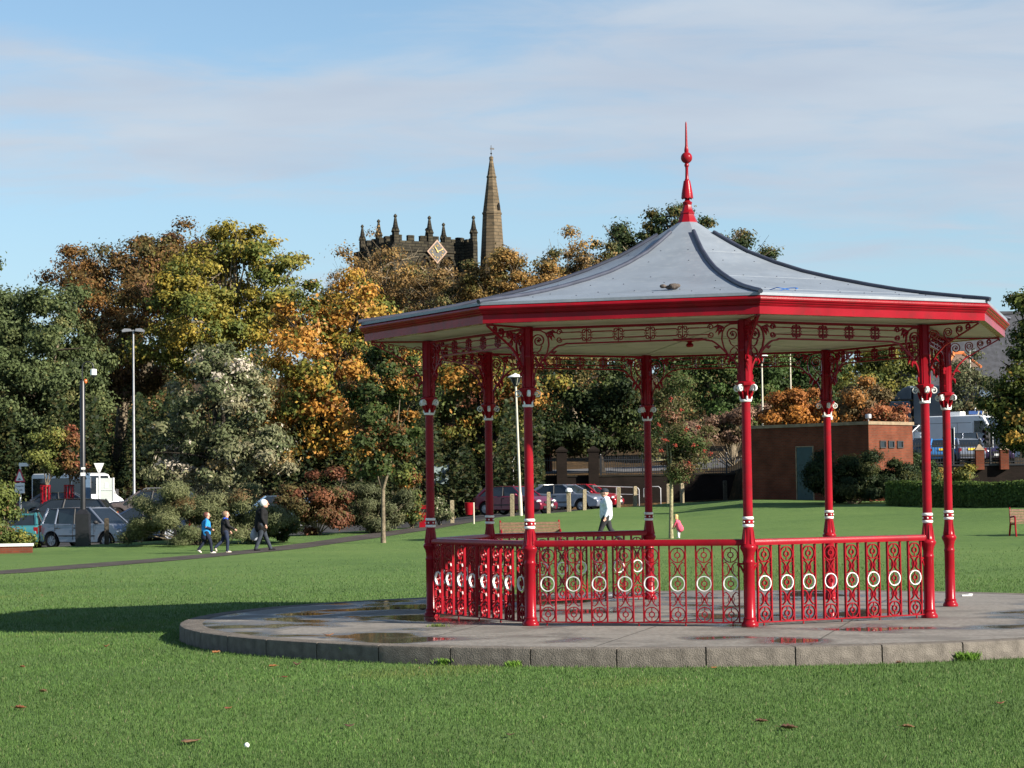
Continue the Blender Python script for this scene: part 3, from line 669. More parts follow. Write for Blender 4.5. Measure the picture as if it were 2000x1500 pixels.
# low dark wall with railings behind the hedge, right hand side
pw = [at(1775, 910, 117.2), at(2075, 912, 117.2)]
W_z = 2.98
wr = wall_thing('boundary_wall', 'long dark brick wall behind the clipped hedge carrying black railings', 'wall', (18.6, 116.5), (42, 116.5), 1.3, W_z - 1.3, .35, M['brickshade'], M['blackm'])
def railing(name, label, p, q, z, h, pitch, post_every, group='black park railings', arrow=True):
    d = Vector((q[0] - p[0], q[1] - p[1])); L = d.length; a = math.atan2(d.y, d.x)
    r = thing(name, label, 'fence', (p[0], p[1], z), a, group)
    mb = MB()
    for zz in (.12, h - .18): mb.box((L / 2, 0, zz), (L, .04, .05))
    mb.build('rail', M['blackm'], r)
    mb = MB(); n = int(L / pitch)
    for i in range(n):
        x = (i + .5) * L / n; mb.box((x, 0, h / 2 - .05), (.026, .026, h - .08)); mb.box((x, 0, h - .045), (.045, .03, .09), 0, 0, .1)
    mb.build('bars', M['blackm'], r)
    for i in range(int(L / post_every) + 1):
        mb = MB(); mb.box((0, 0, h / 2 + .03), (.09, .09, h + .06)); mb.ball((0, 0, h + .1), .06, 8); mb.build('post', M['blackm'], r, None, (min(L, i * post_every), 0, 0))
    return r
railing('railings', 'black iron railings on the dark wall behind the hedge', (18.7, 116.5), (42, 116.5), W_z + .09, 1.15, .14, 2.6)
for px, lab in ((1913, 'brick pier among the railings beside the tall traffic light'), (1961, 'brick pier among the railings half under the right hand tree')):
    p = at(px, 890, 116.1); r = thing('brick_pier', lab, 'pier', (p.x, 116.15, W_z - .2), 0, 'brick piers in the railings')
    mb = MB(); mb.box((0, 0, .5), (.42, .42, 1.0)); mb.build('shaft', M['brick'], r)
    mb = MB(); mb.box((0, 0, 1.15), (.50, .50, .30), 0, 0, .12); mb.build('cap', M['coping'], r)
# retaining wall with railings in the middle distance
wm = wall_thing('retaining_wall', 'dark retaining wall below the railings beside the car park', 'wall', (-4.2, 130.3), (13.6, 130.3), 1.0, 1.78, .4, M['brickshade'], M['gritstone'])
railing('railings', 'black iron railings between the gate pier and the brick park building', (5.0, 130.3), (13.6, 130.3), 2.87, 1.05, .13, 2.4)
railing('railings', 'black iron railings on the left of the dark gate piers', (-4.2, 130.3), (2.55, 130.3), 2.87, 1.05, .13, 2.25)
for px, lab in ((1097, 'dark stone gate pier on the left of the gateway'), (1159, 'dark stone gate pier on the right of the gateway')):
    p = at(px, 900, 130.0); r = thing('gate_pier', lab, 'gate pier', (p.x, 129.95, 1.0), 0, 'gate piers')
    mb = MB(); mb.box((0, 0, 1.6), (.58, .58, 3.2)); mb.build('shaft', M['brickshade'], r)
    mb = MB(); mb.box((0, 0, 3.26), (.70, .70, .12)); mb.box((0, 0, 3.42), (.66, .66, .2), 0, 0, .2); mb.build('cap', M['brickshade'], r)
wall_thing('brick_wall', 'sunlit red brick garden wall behind the left railings', 'wall', (-2.2, 139.5), (2.3, 137.0), 2.0, 2.5, .3, M['brick'], M['coping'])
railing('railings', 'black railings behind the parked cars on the far left', tuple(at(118, 930, 121.5).xy), tuple(at(200, 930, 121.5).xy), 2.5, 1.2, .14, 2.0)
p, q = at(-8, 1070, 80.5), at(62, 1070, 80.5)
pl = wall_thing('planter_wall', 'low brick planter wall with white coping under the leafy bush', 'wall', (p.x - 2, 80.2), (q.x, 80.6), .0, .30, .3, M['brick'], M['signw'])
# ------------------------------------------------------------------ church
cz0 = 9.0; tn = at(771, 500, 200.0); aC = R(30); uC = Vector((math.cos(aC), math.sin(aC), 0)); vC = Vector((-math.sin(aC), math.cos(aC), 0)); TS = 7.0
cc = Vector((tn.x, tn.y, 0)) + uC * TS / 2 + vC * TS / 2
ch = thing('church', 'old stone church with battlemented tower, gilt clock and separate tall spire', 'church', (cc.x, cc.y, cz0), aC)
h = TS / 2; top = 24.30 - cz0
mb = MB(); mb.box((0, 0, top / 2 - 2), (TS, TS, top + 4))
mb.box((0, 0, 23.45 - cz0), (TS + .22, TS + .22, .2)); mb.box((0, 0, 20.4 - cz0), (TS + .2, TS + .2, .2))
for sx, sy in ((-1, -1), (1, -1), (-1, 1), (1, 1)): mb.box((sx * (h - .1), sy * (h - .1), top / 2 - 2.2), (1.0, 1.0, top + 3.6))
mb.box((h + .15, -h - .85, top / 2 - 2), (.45, 1.9, top + 4.0))
mb.build('tower', M['gritstone'], ch)
mb = MB()
for i in range(6):
    q = -h + .42 + i * (TS - .84) / 5
    for x, y in ((q, -h + .16), (-h + .16, q), (q, h - .16), (h - .16, q)): mb.box((x, y, top + .19), (.62, .34, .5)); mb.box((x, y, top + .47), (.68, .42, .09), 0, 0, .8)
for q in (-.3, -1.25): mb.box((h + .15, -h + q, top + .1), (.46, .5, .45))
mb.build('battlements', M['gritstone'], ch)
pin = MB(); pin.lathe([(.33, -.5), (.33, .72), (.40, .75), (.40, .85), (.30, .9), (.10, 2.05), (.17, 2.1), (.17, 2.2), (.05, 2.35)], 4, a0=pi / 4)
for j in range(4):
    a = j * pi / 2; pin.box((.27 * math.cos(a), .27 * math.sin(a), .98), (.14, .3, .34), 0, a, .3)
pin_me = pin.mesh('pinnacle', M['gritstone'])
for x, y, s_ in ((-h + .2, -h + .2, 1.0), (.1, -h + .2, 1.0), (h + .15, -h - 1.5, 1.0), (-h + .2, .0, .95), (-h + .2, h - .2, .9), (.2, h - .2, .95), (h - .2, h - .2, .9), (h - .2, 0, .95)):
    o = link('pinnacle', pin_me, ch, (x, y, top)); o.scale = (s_, s_, s_)
for x in (-.62, 1.82):
    w = .62; pts = [(x - w, 17.6 - cz0), (x + w, 17.6 - cz0), (x + w, 22.2 - cz0)] + [(x + w - 2 * w * (1 - math.cos(t)), 22.2 - cz0 + 1.75 * w * math.sin(t)) for t in [pi / 3 * i / 6 for i in range(1, 7)]] + [(x - w + 2 * w * (1 - math.cos(t)), 22.2 - cz0 + 1.75 * w * math.sin(t)) for t in [pi / 3 * i / 6 for i in range(5, -1, -1)]]
    mb = MB(); mb.prism(pts, -h - .012, -h + .1); wn = mb.build('belfry_window', M['dark'], ch)
    mb = MB(); mb.strip([(px_, pz_) for px_, pz_ in pts[2:]], .2, .22); mb.box((x, 0, 20.0 - cz0), (.14, .16, 4.6))
    xb = MB(); xb.strip([(x - .42, 21.3 - cz0), (x + .42, 22.1 - cz0)], .10, .1); xb.strip([(x + .42, 21.3 - cz0), (x - .42, 22.1 - cz0)], .10, .1); xb.build('window_brace', M['coping'], wn, None, (0, -h - .10, 0))
    for q in range(4): mb.box((x, 0, 18.2 - cz0 + q * .8), (1.2, .12, .12))
    mb.build('tracery', M['gritstone'], wn, None, (0, -h - .06, 0))
ckx, ckz = .62, 23.42 - cz0; ck = MB(); s_ = 1.02
ck.prism([(ckx - s_, ckz), (ckx, ckz - s_ * 1.06), (ckx + s_, ckz), (ckx, ckz + s_ * 1.06)], -h - .26, -h - .12); s_ = .86
ck.prism([(ckx - s_, ckz), (ckx, ckz - s_ * 1.06), (ckx + s_, ckz), (ckx, ckz + s_ * 1.06)], -h - .275, -h - .2, 1)
clk = ck.build('clock', [pm('clock_border', (.30, .19, .13), .6, .1, 5), pm('clock_dial_black', (.03, .028, .026), .5)], ch)
mb = MB(); y0, y1 = -h - .31, -h - .28
RN = ['XII', 'I', 'II', 'III', 'IV', 'V', 'VI', 'VII', 'VIII', 'IX', 'X', 'XI']
def numeral(mb, txt, ang, r, hgt):
    wch = {'I': .045, 'V': .085, 'X': .085}; tot = sum(wch[c] for c in txt); u = -tot / 2
    ca, sa = math.cos(ang), math.sin(ang)
    def P(uu, vv): # uu along tangent, vv radial
        rr_ = r + vv; return (ckx + rr_ * sa + uu * ca, ckz + rr_ * ca - uu * sa)
    for c in txt:
        m_ = u + wch[c] / 2; t = .02
        segs = [((m_, -hgt / 2), (m_, hgt / 2))] if c == 'I' else ([((m_ - .03, hgt / 2), (m_, -hgt / 2)), ((m_ + .03, hgt / 2), (m_, -hgt / 2))] if c == 'V' else [((m_ - .03, hgt / 2), (m_ + .03, -hgt / 2)), ((m_ + .03, hgt / 2), (m_ - .03, -hgt / 2))])
        for a, b in segs:
            k = MB(); k.strip([P(*a), P(*b)], t, .03); k.xf(Matrix.Translation((0, (y0 + y1) / 2, 0))); mb.add(k.v, k.f)
        u += wch[c]
for i, t in enumerate(RN): numeral(mb, t, i * pi / 6, .53, .14)
mb.build('numerals', M['gilt'], clk)
def hand(name, ang, L, w):
    mb = MB(); sa, ca = math.sin(ang), math.cos(ang)
    mb.strip([(ckx - .1 * sa, ckz - .1 * ca), (ckx + L * sa, ckz + L * ca)], w, .03); mb.xf(Matrix.Translation((0, -h - .34, 0))); mb.build(name, M['gilt'], clk)
hand('hour_hand', R(-32), .44, .085); hand('minute_hand', R(66), .60, .06)
# spire (local position from world)
sw = at(962, 500, 206.0); dlt = Vector((sw.x - cc.x, sw.y - cc.y, 0)); sx, sy = dlt.dot(uC), dlt.dot(vC)
Z = lambda z: z - cz0
mb = MB(); mb.lathe([(1.75, Z(8)), (1.75, Z(19)), (1.30, Z(20)), (1.09, Z(23.4)), (.86, Z(27.15)), (.92, Z(27.2)), (.92, Z(27.33)), (.84, Z(27.4)), (.42, Z(30.5)), (.47, Z(30.55)), (.47, Z(30.66)), (.40, Z(30.72)), (.16, Z(32.15)), (.19, Z(32.2)), (.19, Z(32.42)), (.10, Z(32.5))], 8, (sx, sy, 0), 0, R(12) - aC)
spi = mb.build('spire', M['spirest'], ch)
mb = MB(); mb.tube([(sx, sy, Z(32.4)), (sx, sy, Z(33.5))], .035, 6); mb.box((sx + .1, sy, Z(33.2)), (.42, .03, .16)); mb.ball((sx, sy, Z(32.75)), .09, 8); mb.build('weathervane', M['blackm'], spi)
mb = MB(); mb.prism([(-.14, 0), (.14, 0), (.14, .45), (0, .68), (-.14, .45)], -.04, .04)
an = R(12) - aC + R(-67.5) ; dl = R(-38) - aC
mb.build('lucarne', M['dark'], spi, None, (sx + .80 * math.cos(dl), sy + .80 * math.sin(dl), Z(27.5)), dl + pi / 2)
# ------------------------------------------------------------------ houses on the right
def gable_house(label, px0, px1, Y, depth, z0, ze, zr, wallm, roofm, hip=0.0, ridgem=None):
    x0, x1 = (px0 - 1000) / F * Y, (px1 - 1000) / F * Y; L = x1 - x0
    r = thing('house', label, 'house', (x0, Y, z0))
    mb = MB(); mb.box((L / 2, depth / 2, (ze - z0) / 2 - 1), (L, depth, ze - z0 + 2)); mb.build('wall', wallm, r)
    e = .35; zl, zt = ze - z0, zr - z0
    v = [(-e, -e, zl), (L + e, -e, zl), (L + e, depth + e, zl), (-e, depth + e, zl), (hip, depth / 2, zt), (L - hip, depth / 2, zt)]
    mb = MB(); mb.add(v, [(0, 1, 5, 4), (2, 3, 4, 5), (1, 2, 5), (3, 0, 4), (3, 2, 1, 0)]); ro = mb.build('roof', roofm, r)
    mb = MB(); mb.tube([(hip - .1, depth / 2, zt + .03), (L - hip + .1, depth / 2, zt + .03)], .14, 6)
    for a, b in ((0, 4), (1, 5), (3, 4), (2, 5)): mb.tube([v[a], v[b]], .10, 6)
    mb.build('ridge_tiles', ridgem or roofm, ro)
    return r, L
r, L = gable_house('large dark slate roofed house beyond the right end of the bandstand', 1800, 2120, 168, 9, 4.5, 9.0, 15.0, M['brickd'], M['slate'])
for i in range(4):
    mb = MB(); mb.box((1.2 + i * 2.7, -.01, 2.9), (1.1, .04, 1.3)); w = mb.build('window', M['glass'], r); mb = MB()
    for d in (-.55, 0, .55): mb.box((1.2 + i * 2.7 + d, -.035, 2.9), (.07, .05, 1.4))
    mb.build('window_frame', M['signw'], w)
mb = MB(); mb.box((L - 2, 4.5, 11.0), (.8, .6, 1.8)); mb.build('chimney', M['brick'], r)
gable_house('small hipped roof with bright orange ridge tiles in front of the dark house', 1858, 1906, 160, 3.0, 4.6, 10.3, 11.35, M['brickd'], pm('brown_roof_tiles', (.16, .11, .085), .9, .25, 9, .6, 8), .55, pm('orange_ridge_tiles', (.55, .17, .06), .8, .15, 5))
# ------------------------------------------------------------------ trees and shrubs
def leaf_mat(name, trans=.34):
    m = bpy.data.materials.new(name); m.use_nodes = True; nt = m.node_tree; L = nt.links.new
    b = nt.nodes['Principled BSDF']; out = nt.nodes['Material Output']
    at_ = N(nt, 'ShaderNodeAttribute'); at_.attribute_name = 'leaf_colour'
    L(at_.outputs['Color'], b.inputs['Base Color']); b.inputs['Roughness'].default_value = .55; b.inputs['Specular IOR Level'].default_value = .15
    tr = N(nt, 'ShaderNodeBsdfTranslucent'); L(at_.outputs['Color'], tr.inputs['Color'])
    mx = N(nt, 'ShaderNodeMixShader'); mx.inputs[0].default_value = trans; L(b.outputs[0], mx.inputs[1]); L(tr.outputs[0], mx.inputs[2]); L(mx.outputs[0], out.inputs['Surface'])
    return m
M['leaf'] = leaf_mat('autumn_leaves')
def leaf_mesh(name, C, out, size, cols, aspect=.62, droop=0.0, flat=.35):
    """C: n x 3 leaf centres, out: n x 3 preferred facing, cols: n x 3 leaf colours; one folded rhombus per leaf"""
    n = len(C)
    nrm = out + rng.normal(0, .52, (n, 3)) + np.array([0, -.0, flat]); nrm /= np.linalg.norm(nrm, axis=1)[:, None] + 1e-9
    t = rng.normal(0, 1, (n, 3)); t[:, 2] -= droop; t -= nrm * (t * nrm).sum(1)[:, None]; t /= np.linalg.norm(t, axis=1)[:, None] + 1e-9
    b = np.cross(nrm, t); s = size * rng.uniform(.6, 1.35, n)[:, None]
    v = np.empty((n, 4, 3)); fold = nrm * s * .12
    v[:, 0] = C + t * s * .55; v[:, 1] = C + b * s * .5 * aspect + fold; v[:, 2] = C - t * s * .5; v[:, 3] = C - b * s * .5 * aspect + fold
    me = bpy.data.meshes.new(name); me.vertices.add(4 * n); me.vertices.foreach_set('co', v.reshape(-1).astype(np.float32))
    me.loops.add(4 * n); me.loops.foreach_set('vertex_index', np.arange(4 * n, dtype=np.int32))
    me.polygons.add(n); me.polygons.foreach_set('loop_start', np.arange(0, 4 * n, 4, dtype=np.int32))
    try: me.polygons.foreach_set('loop_total', np.full(n, 4, dtype=np.int32))
    except Exception: pass
    a = me.attributes.new('leaf_colour', 'FLOAT_COLOR', 'FACE'); a.data.foreach_set('color', np.c_[cols, np.ones(n)].reshape(-1).astype(np.float32))
    me.materials.append(M['leaf']); me.update(calc_edges=True); me.validate(); return me
def palette(pal, n):
    w = np.array([p[1] for p in pal], float); w /= w.sum(); i = rng.choice(len(pal), n, p=w); return np.array([p[0] for p in pal], float)[i]
def crown_points(lobes, cl_density, per, spread, shell=.5):
    Cs, Os, Ids = [], [], []; base = 0
    for c, rad in lobes:
        rad = np.array(rad); area = rad[0] * rad[2] * pi; k = max(4, int(cl_density * area))
        d = rng.normal(0, 1, (k, 3)); d /= np.linalg.norm(d, axis=1)[:, None]; ph = rng.uniform(0, 6.28, 6)
        wob = .13 * np.sin(4.1 * d[:, 0] + ph[0]) + .11 * np.sin(5.3 * d[:, 2] + ph[1] + 2 * d[:, 1]) + .09 * np.sin(8.7 * d[:, 0] + ph[2] + 6 * d[:, 2]) + .07 * np.sin(13 * d[:, 2] + ph[3] + 9 * d[:, 0])
        rr = (shell + (1 - shell) * rng.random(k) ** .6) * (1 + wob + .14 * rng.normal(0, 1, k).clip(-2, 2.0)); P = np.array(c) + d * rr[:, None] * rad
        sp_ = spread * rng.uniform(.6, 1.35, k); m = np.maximum(3, (per * rng.uniform(.5, 1.4, k)).astype(int))
        idx = np.repeat(np.arange(k), m); off = rng.normal(0, 1, (len(idx), 3)) * sp_[idx][:, None] * np.array([1, 1, .62])
        Cs.append(P[idx] + off); Os.append(d[idx] * .42 + off / spread * .5); Ids.append(idx + base); base += k
    return np.concatenate(Cs), np.concatenate(Os), np.concatenate(Ids), base
def limb(mb, a, b, r0, r1, bend=.15, n=6, nn=6):
    a, b = Vector(a), Vector(b); L = (b - a).length; o = Vector((random.uniform(-1, 1), random.uniform(-1, 1), random.uniform(-.3, .6))) * bend * L
    pts = [a.lerp(b, i / (n - 1)) + o * math.sin(pi * i / (n - 1)) * .5 for i in range(n)]
    mb.tube(pts, [r0 + (r1 - r0) * i / (n - 1) for i in range(n)], nn)
    return pts
def tree(name, label, cat, base, lobes_px, Y, leaf, pal, trunk_r=.2, cov=3.2, clump=(1.1, .5), per=None, depth=.85, bark='bark', fork=.45, twigs=0, group=None, kind=None, jitter=.18, shell=.5, fill=None, droop=0, aspect=.62, multi=0):
    """base: (photo column, Y); lobes_px: (px, py, rx, ry[, dY]) crown masses surveyed from the photograph"""
    leaf *= .82; b = gp(*base); r = thing(name, label, cat, b, 0, group)
    if kind: r['kind'] = kind
    lobes = []
    for q in lobes_px:
        dY = q[4] if len(q) > 4 else 0; c = at(q[0], q[1], Y + dY) - b; sc = (Y + dY) / F; lobes.append((tuple(c), (q[2] * sc, q[2] * sc * depth, q[3] * sc)))
    cd, sp_ = clump; cd *= 1.9; sp_ *= .72; shell *= .8; cov *= (3.0 if multi else 1.0); shell = .3 if multi else shell; jitter = .14 if multi else jitter; pc = per or 1.75 * cov / (cd * .30 * leaf * leaf)
    C, O, I, k = crown_points(lobes, cd, pc, sp_, shell)
    cc_ = palette(pal, k)[I]; own = palette(pal, len(C)); t = rng.random((len(C), 1)) < .22
    cols = np.where(t, own, cc_) * LEAFB * (1 + rng.normal(0, jitter, (len(C), 1))).clip(.45, 1.8)
    keep = C[:, 2] > .05
    C, O, cols = C[keep], O[keep], cols[keep]
    link('crown', leaf_mesh('crown', C, O, leaf, cols, aspect, droop), r)
    mb = MB(); zc = sum(l[0][2] for l in lobes) / len(lobes); zl = min(l[0][2] - l[1][2] for l in lobes)
    xs = sum(l[0][0] for l in lobes) / len(lobes); ys = sum(l[0][1] for l in lobes) / len(lobes)
    if multi:
        for i in range(multi):
            l = lobes[i % len(lobes)]; a = random.uniform(0, 2 * pi); d = Vector(l[1])
            limb(mb, (random.uniform(-.12, .12) * d.x, random.uniform(-.12, .12) * d.x, -.05), (l[0][0] + math.cos(a) * d.x * .7, l[0][1] + math.sin(a) * d.y * .6, l[0][2] + d.z * random.uniform(-.1, .6)), trunk_r, trunk_r * .25, .1, 5, 5)
    else:
        hf = max(.35 * zc, zl * .95); fk = Vector((xs * fork * .5, ys * fork * .3, hf))
        pts = [Vector((0, 0, -.3)), Vector((0, 0, 0)), Vector((0, 0, hf * .15)), fk * .6 + Vector((0, 0, 0)), fk]
        mb.tube(pts, [trunk_r * 1.35, trunk_r * 1.2, trunk_r, trunk_r * .88, trunk_r * .8], 10)
        for l in lobes:
            e = Vector(l[0]) + Vector((0, 0, l[1][2] * .35)); p_ = limb(mb, fk, e, trunk_r * .62, trunk_r * .14, .14, 7)
            for q in range(4 + twigs):
                s0 = p_[random.randint(2, 6)]; a = random.uniform(0, 2 * pi); u = random.uniform(.4, 1.02)
                e2 = Vector(l[0]) + Vector((math.cos(a) * l[1][0] * u, math.sin(a) * l[1][1] * u, l[1][2] * random.uniform(-.3, 1.0) * (1.1 - .5 * u)))
                p2 = limb(mb, s0, e2, trunk_r * .2, trunk_r * .04, .12, 5, 5)
                if twigs:
                    for w in range(3):
                        e3 = e2 + Vector((random.uniform(-.35, .35) * l[1][0], random.uniform(-.3, .3) * l[1][1], random.uniform(-.05, .5) * l[1][2])); limb(mb, p2[random.randint(2, 4)], e3, trunk_r * .07, trunk_r * .025, .15, 4, 4)
    mb.build('trunk' if not multi else 'stems', M[bark], r, 60)
    return r
G = dict
LEAFB = 1.22
P_green = [((.035, .060, .018), 5), ((.055, .085, .022), 4), ((.028, .045, .018), 4), ((.085, .095, .03), 1)]
P_blue = [((.070, .092, .036), 5), ((.090, .110, .042), 4), ((.052, .070, .028), 3), ((.125, .125, .048), 1)]
P_rust = [((.15, .080, .028), 5), ((.11, .07, .025), 4), ((.08, .07, .024), 5), ((.20, .10, .03), 2), ((.12, .065, .035), 2)]
P_yell = [((.20, .165, .03), 5), ((.14, .14, .03), 4), ((.09, .11, .026), 4), ((.27, .20, .035), 2)]
P_oran = [((.38, .19, .04), 5), ((.30, .19, .034), 4), ((.16, .15, .028), 3), ((.09, .105, .024), 3), ((.42, .22, .08), 3)]
P_silv = [((.085, .10, .046), 6), ((.135, .14, .072), 5), ((.20, .185, .11), 3), ((.42, .37, .30), 1.6), ((.22, .16, .07), 1)]
P_dkor = [((.05, .068, .02), 6), ((.075, .095, .026), 4), ((.28, .14, .03), 2), ((.14, .06, .02), 2), ((.18, .15, .03), 1)]
P_brow = [((.20, .125, .05), 4), ((.155, .10, .042), 4), ((.11, .095, .035), 3), ((.26, .16, .05), 2), ((.08, .08, .03), 2)]
P_redo = [((.30, .115, .05), 4), ((.22, .08, .045), 3), ((.15, .07, .03), 3), ((.08, .06, .025), 2)]
P_red = [((.125, .050, .028), 4), ((.105, .055, .026), 4), ((.085, .070, .027), 4), ((.16, .065, .032), 1)]
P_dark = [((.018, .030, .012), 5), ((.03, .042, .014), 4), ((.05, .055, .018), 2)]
# --- the wood behind the car park on the left
tree('tree', 'large grey green tree with feathery foliage at the left edge', 'tree', (60, 127), [(20, 640, 120, 120), (120, 690, 95, 130, -2), (40, 800, 130, 110, -3), (165, 800, 50, 80, 2), (-90, 720, 130, 170)], 127, .23, P_blue, .38, 4.0, (.95, .50), group='woodland trees', droop=.4)
tree('tree', 'broad rust brown tree rising behind the grey green tree', 'tree', (230, 150), [(250, 560, 130, 105), (160, 545, 60, 50, 3), (370, 540, 95, 85), (240, 680, 140, 110, -4), (310, 500, 110, 40, 2)], 150, .25, P_rust, .45, 3.8, (.8, .6), group='woodland trees')
tree('tree', 'tall yellow green tree with an open pointed top', 'tree', (420, 140), [(440, 560, 110, 95), (460, 470, 58, 38), (540, 520, 48, 45), (400, 660, 130, 90, -2), (520, 610, 80, 70, 1), (345, 590, 60, 70, -2)], 140, .27, P_yell, .4, 3.4, (.75, .55), group='woodland trees', twigs=2)
tree('maple_tree', 'big maple with orange and yellow leaves left of the bandstand roof', 'tree', (660, 122), [(590, 640, 75, 70), (640, 740, 100, 100, -2), (560, 790, 70, 100), (700, 640, 70, 80), (640, 850, 90, 70, -1), (770, 700, 70, 80, 3)], 122, .28, P_oran, .42, 3.4, (.75, .5), bark='barkd', group='woodland trees')
tree('tree', 'small yellow orange tree crown standing clear below the church tower', 'tree', (690, 152), [(690, 580, 52, 52), (735, 620, 45, 45), (650, 620, 40, 35), (700, 680, 80, 60)], 152, .27, P_oran, .3, 3.4, (.8, .5), group='woodland trees')
tree('tree', 'thin purple brown tree left of the church tower', 'tree', (655, 170), [(655, 560, 30, 25), (640, 600, 40, 40)], 170, .22, P_brow, .22, 1.0, (.8, .5), twigs=4, group='woodland trees')
tree('bare_tree', 'sparse half bare brown tree in front of the church tower', 'tree', (760, 176), [(760, 540, 75, 75), (700, 545, 40, 55), (830, 570, 75, 60), (770, 640, 90, 70)], 176, .24, P_brow, .3, 1.25, (.9, .55), twigs=9, bark='bark', group='woodland trees')
tree('tree', 'golden brown tree below the church clock', 'tree', (860, 172), [(870, 590, 70, 55), (935, 560, 62, 50), (820, 650, 80, 60)], 172, .25, P_brow, .3, 2.6, (.85, .5), twigs=3, group='woodland trees')
tree('tree', 'russet tree in front of the foot of the spire', 'tree', (1000, 170), [(1000, 530, 58, 46), (960, 580, 60, 60), (1050, 570, 60, 55), (1010, 690, 95, 75)], 170, .25, [((.25, .145, .045), 4), ((.18, .12, .04), 4), ((.12, .105, .035), 3)], .3, 3.0, (.85, .5), twigs=3, group='woodland trees')
tree('tree', 'brown tree with thin upright twigs between spire and bandstand roof', 'tree', (1120, 172), [(1110, 520, 60, 48), (1160, 510, 45, 42), (1080, 570, 80, 50), (1120, 690, 95, 75)], 172, .25, P_brow, .3, 2.4, (.85, .5), twigs=5, group='woodland trees')
tree('tree', 'tall dark green tree showing on both sides of the bandstand finial', 'tree', (1310, 185), [(1300, 440, 55, 48), (1215, 470, 36, 36), (1250, 490, 60, 50), (1380, 470, 60, 50), (1449, 465, 24, 24), (1330, 560, 160, 90), (1500, 496, 9, 9)], 185, .27, [((.05, .07, .025), 5), ((.03, .045, .018), 4), ((.11, .09, .03), 2)], .5, 3.4, (.9, .5), group='woodland trees', twigs=1)
# --- trees seen under the bandstand roof
tree('holly_tree', 'dark green bushy tree behind the middle of the bandstand', 'tree', (1170, 134), [(1170, 760, 75, 75), (1110, 800, 60, 75), (1230, 800, 50, 70), (1180, 850, 80, 40), (1075, 850, 40, 38), (1135, 875, 55, 20), (1225, 868, 40, 24)], 134, .24, P_dark + [((.06, .08, .025), 2)], .3, 3.8, (.9, .5), bark='barkd')
tree('tree', 'green and orange tree behind the left bandstand columns', 'tree', (960, 128), [(930, 740, 80, 60), (1010, 760, 70, 70), (880, 810, 60, 70), (960, 830, 70, 50)], 128, .25, P_dkor + [((.11, .11, .025), 5)], .26, 3.2, (.8, .5), bark='barkd', twigs=2)
tree('tree', 'low red brown tree behind the railings near the notice panel', 'tree', (905, 136), [(900, 840, 50, 55), (1010, 830, 60, 60), (950, 800, 60, 40), (880, 890, 60, 30)], 136, .25, P_redo, .18, 2.6, (.8, .45), twigs=3)
tree('tree', 'dense mid green tree behind the rowan', 'tree', (1430, 150), [(1400, 740, 70, 60), (1470, 720, 90, 60), (1440, 810, 80, 50), (1340, 700, 70, 50)], 150, .25, [((.05, .085, .022), 5), ((.035, .06, .018), 4), ((.08, .10, .03), 2)], .34, 3.6, (.9, .5))
tree('tree', 'rich green tree behind the second park lamp', 'tree', (1560, 152), [(1540, 720, 60, 60), (1600, 730, 60, 60), (1500, 770, 60, 50)], 152, .25, [((.04, .075, .02), 5), ((.03, .05, .016), 5)], .32, 3.6, (.9, .5))
tree('tree', 'yellow green tree behind the brown dome shaped shrub', 'tree', (1710, 158), [(1650, 700, 55, 50), (1740, 690, 60, 50), (1700, 760, 90, 50), (1800, 700, 50, 50)], 158, .26, [((.10, .11, .028), 5), ((.06, .08, .022), 4), ((.16, .14, .03), 2)], .32, 3.2, (.85, .5))
tree('tree', 'slim grey green tree between the two right hand columns', 'tree', (1895, 146), [(1890, 740, 38, 55), (1880, 790, 38, 40), (1915, 770, 30, 50)], 146, .22, [((.10, .11, .055), 5), ((.07, .08, .04), 4), ((.15, .12, .06), 2)], .16, 2.0, (.9, .45), twigs=3)
tree('tree', 'dark leafy tree with yellowing leaves cutting off the right edge', 'tree', (2010, 93), [(2020, 640, 45, 60), (2000, 730, 62, 80), (1978, 800, 55, 62), (2060, 780, 90, 130), (2090, 640, 70, 80), (1960, 790, 45, 50), (1985, 850, 55, 40), (1998, 595, 25, 22)], 93, .20, [((.04, .055, .016), 5), ((.07, .085, .02), 4), ((.18, .12, .03), 2), ((.24, .15, .03), 1)], .3, 3.6, (1.0, .38), bark='barkd')
tree('shrub', 'bright orange shrub behind the brick building', 'shrub', (1555, 122), [(1550, 800, 55, 38), (1590, 800, 35, 38), (1510, 815, 38, 28)], 122, .20, [((.33, .14, .03), 4), ((.25, .10, .03), 4), ((.16, .09, .03), 2)], .05, 2.6, (1.1, .35), multi=9)
tree('shrub', 'brown dome shaped shrub with an orange top behind the brick building', 'shrub', (1675, 126), [(1675, 790, 62, 58), (1690, 770, 40, 36)], 126, .18, [((.15, .10, .05), 5), ((.11, .085, .04), 4), ((.24, .11, .03), 2)], .05, 2.6, (1.1, .35), multi=12)
tree('shrub', 'small orange brown shrub in front of the dark lorry', 'shrub', (1770, 124), [(1760, 815, 30, 18), (1735, 818, 26, 18), (1715, 820, 26, 16)], 124, .18, P_redo, .04, 2.0, (1.1, .3), multi=8)
tree('shrub', 'leafless pinkish brown scrub on the bank left of the brick building', 'shrub', (1430, 140), [(1420, 830, 60, 32), (1370, 850, 60, 25), (1460, 815, 40, 30)], 140, .2, [((.24, .15, .10), 4), ((.16, .10, .07), 4), ((.10, .08, .04), 3)], .04, 1.8, (1.0, .35), multi=14)
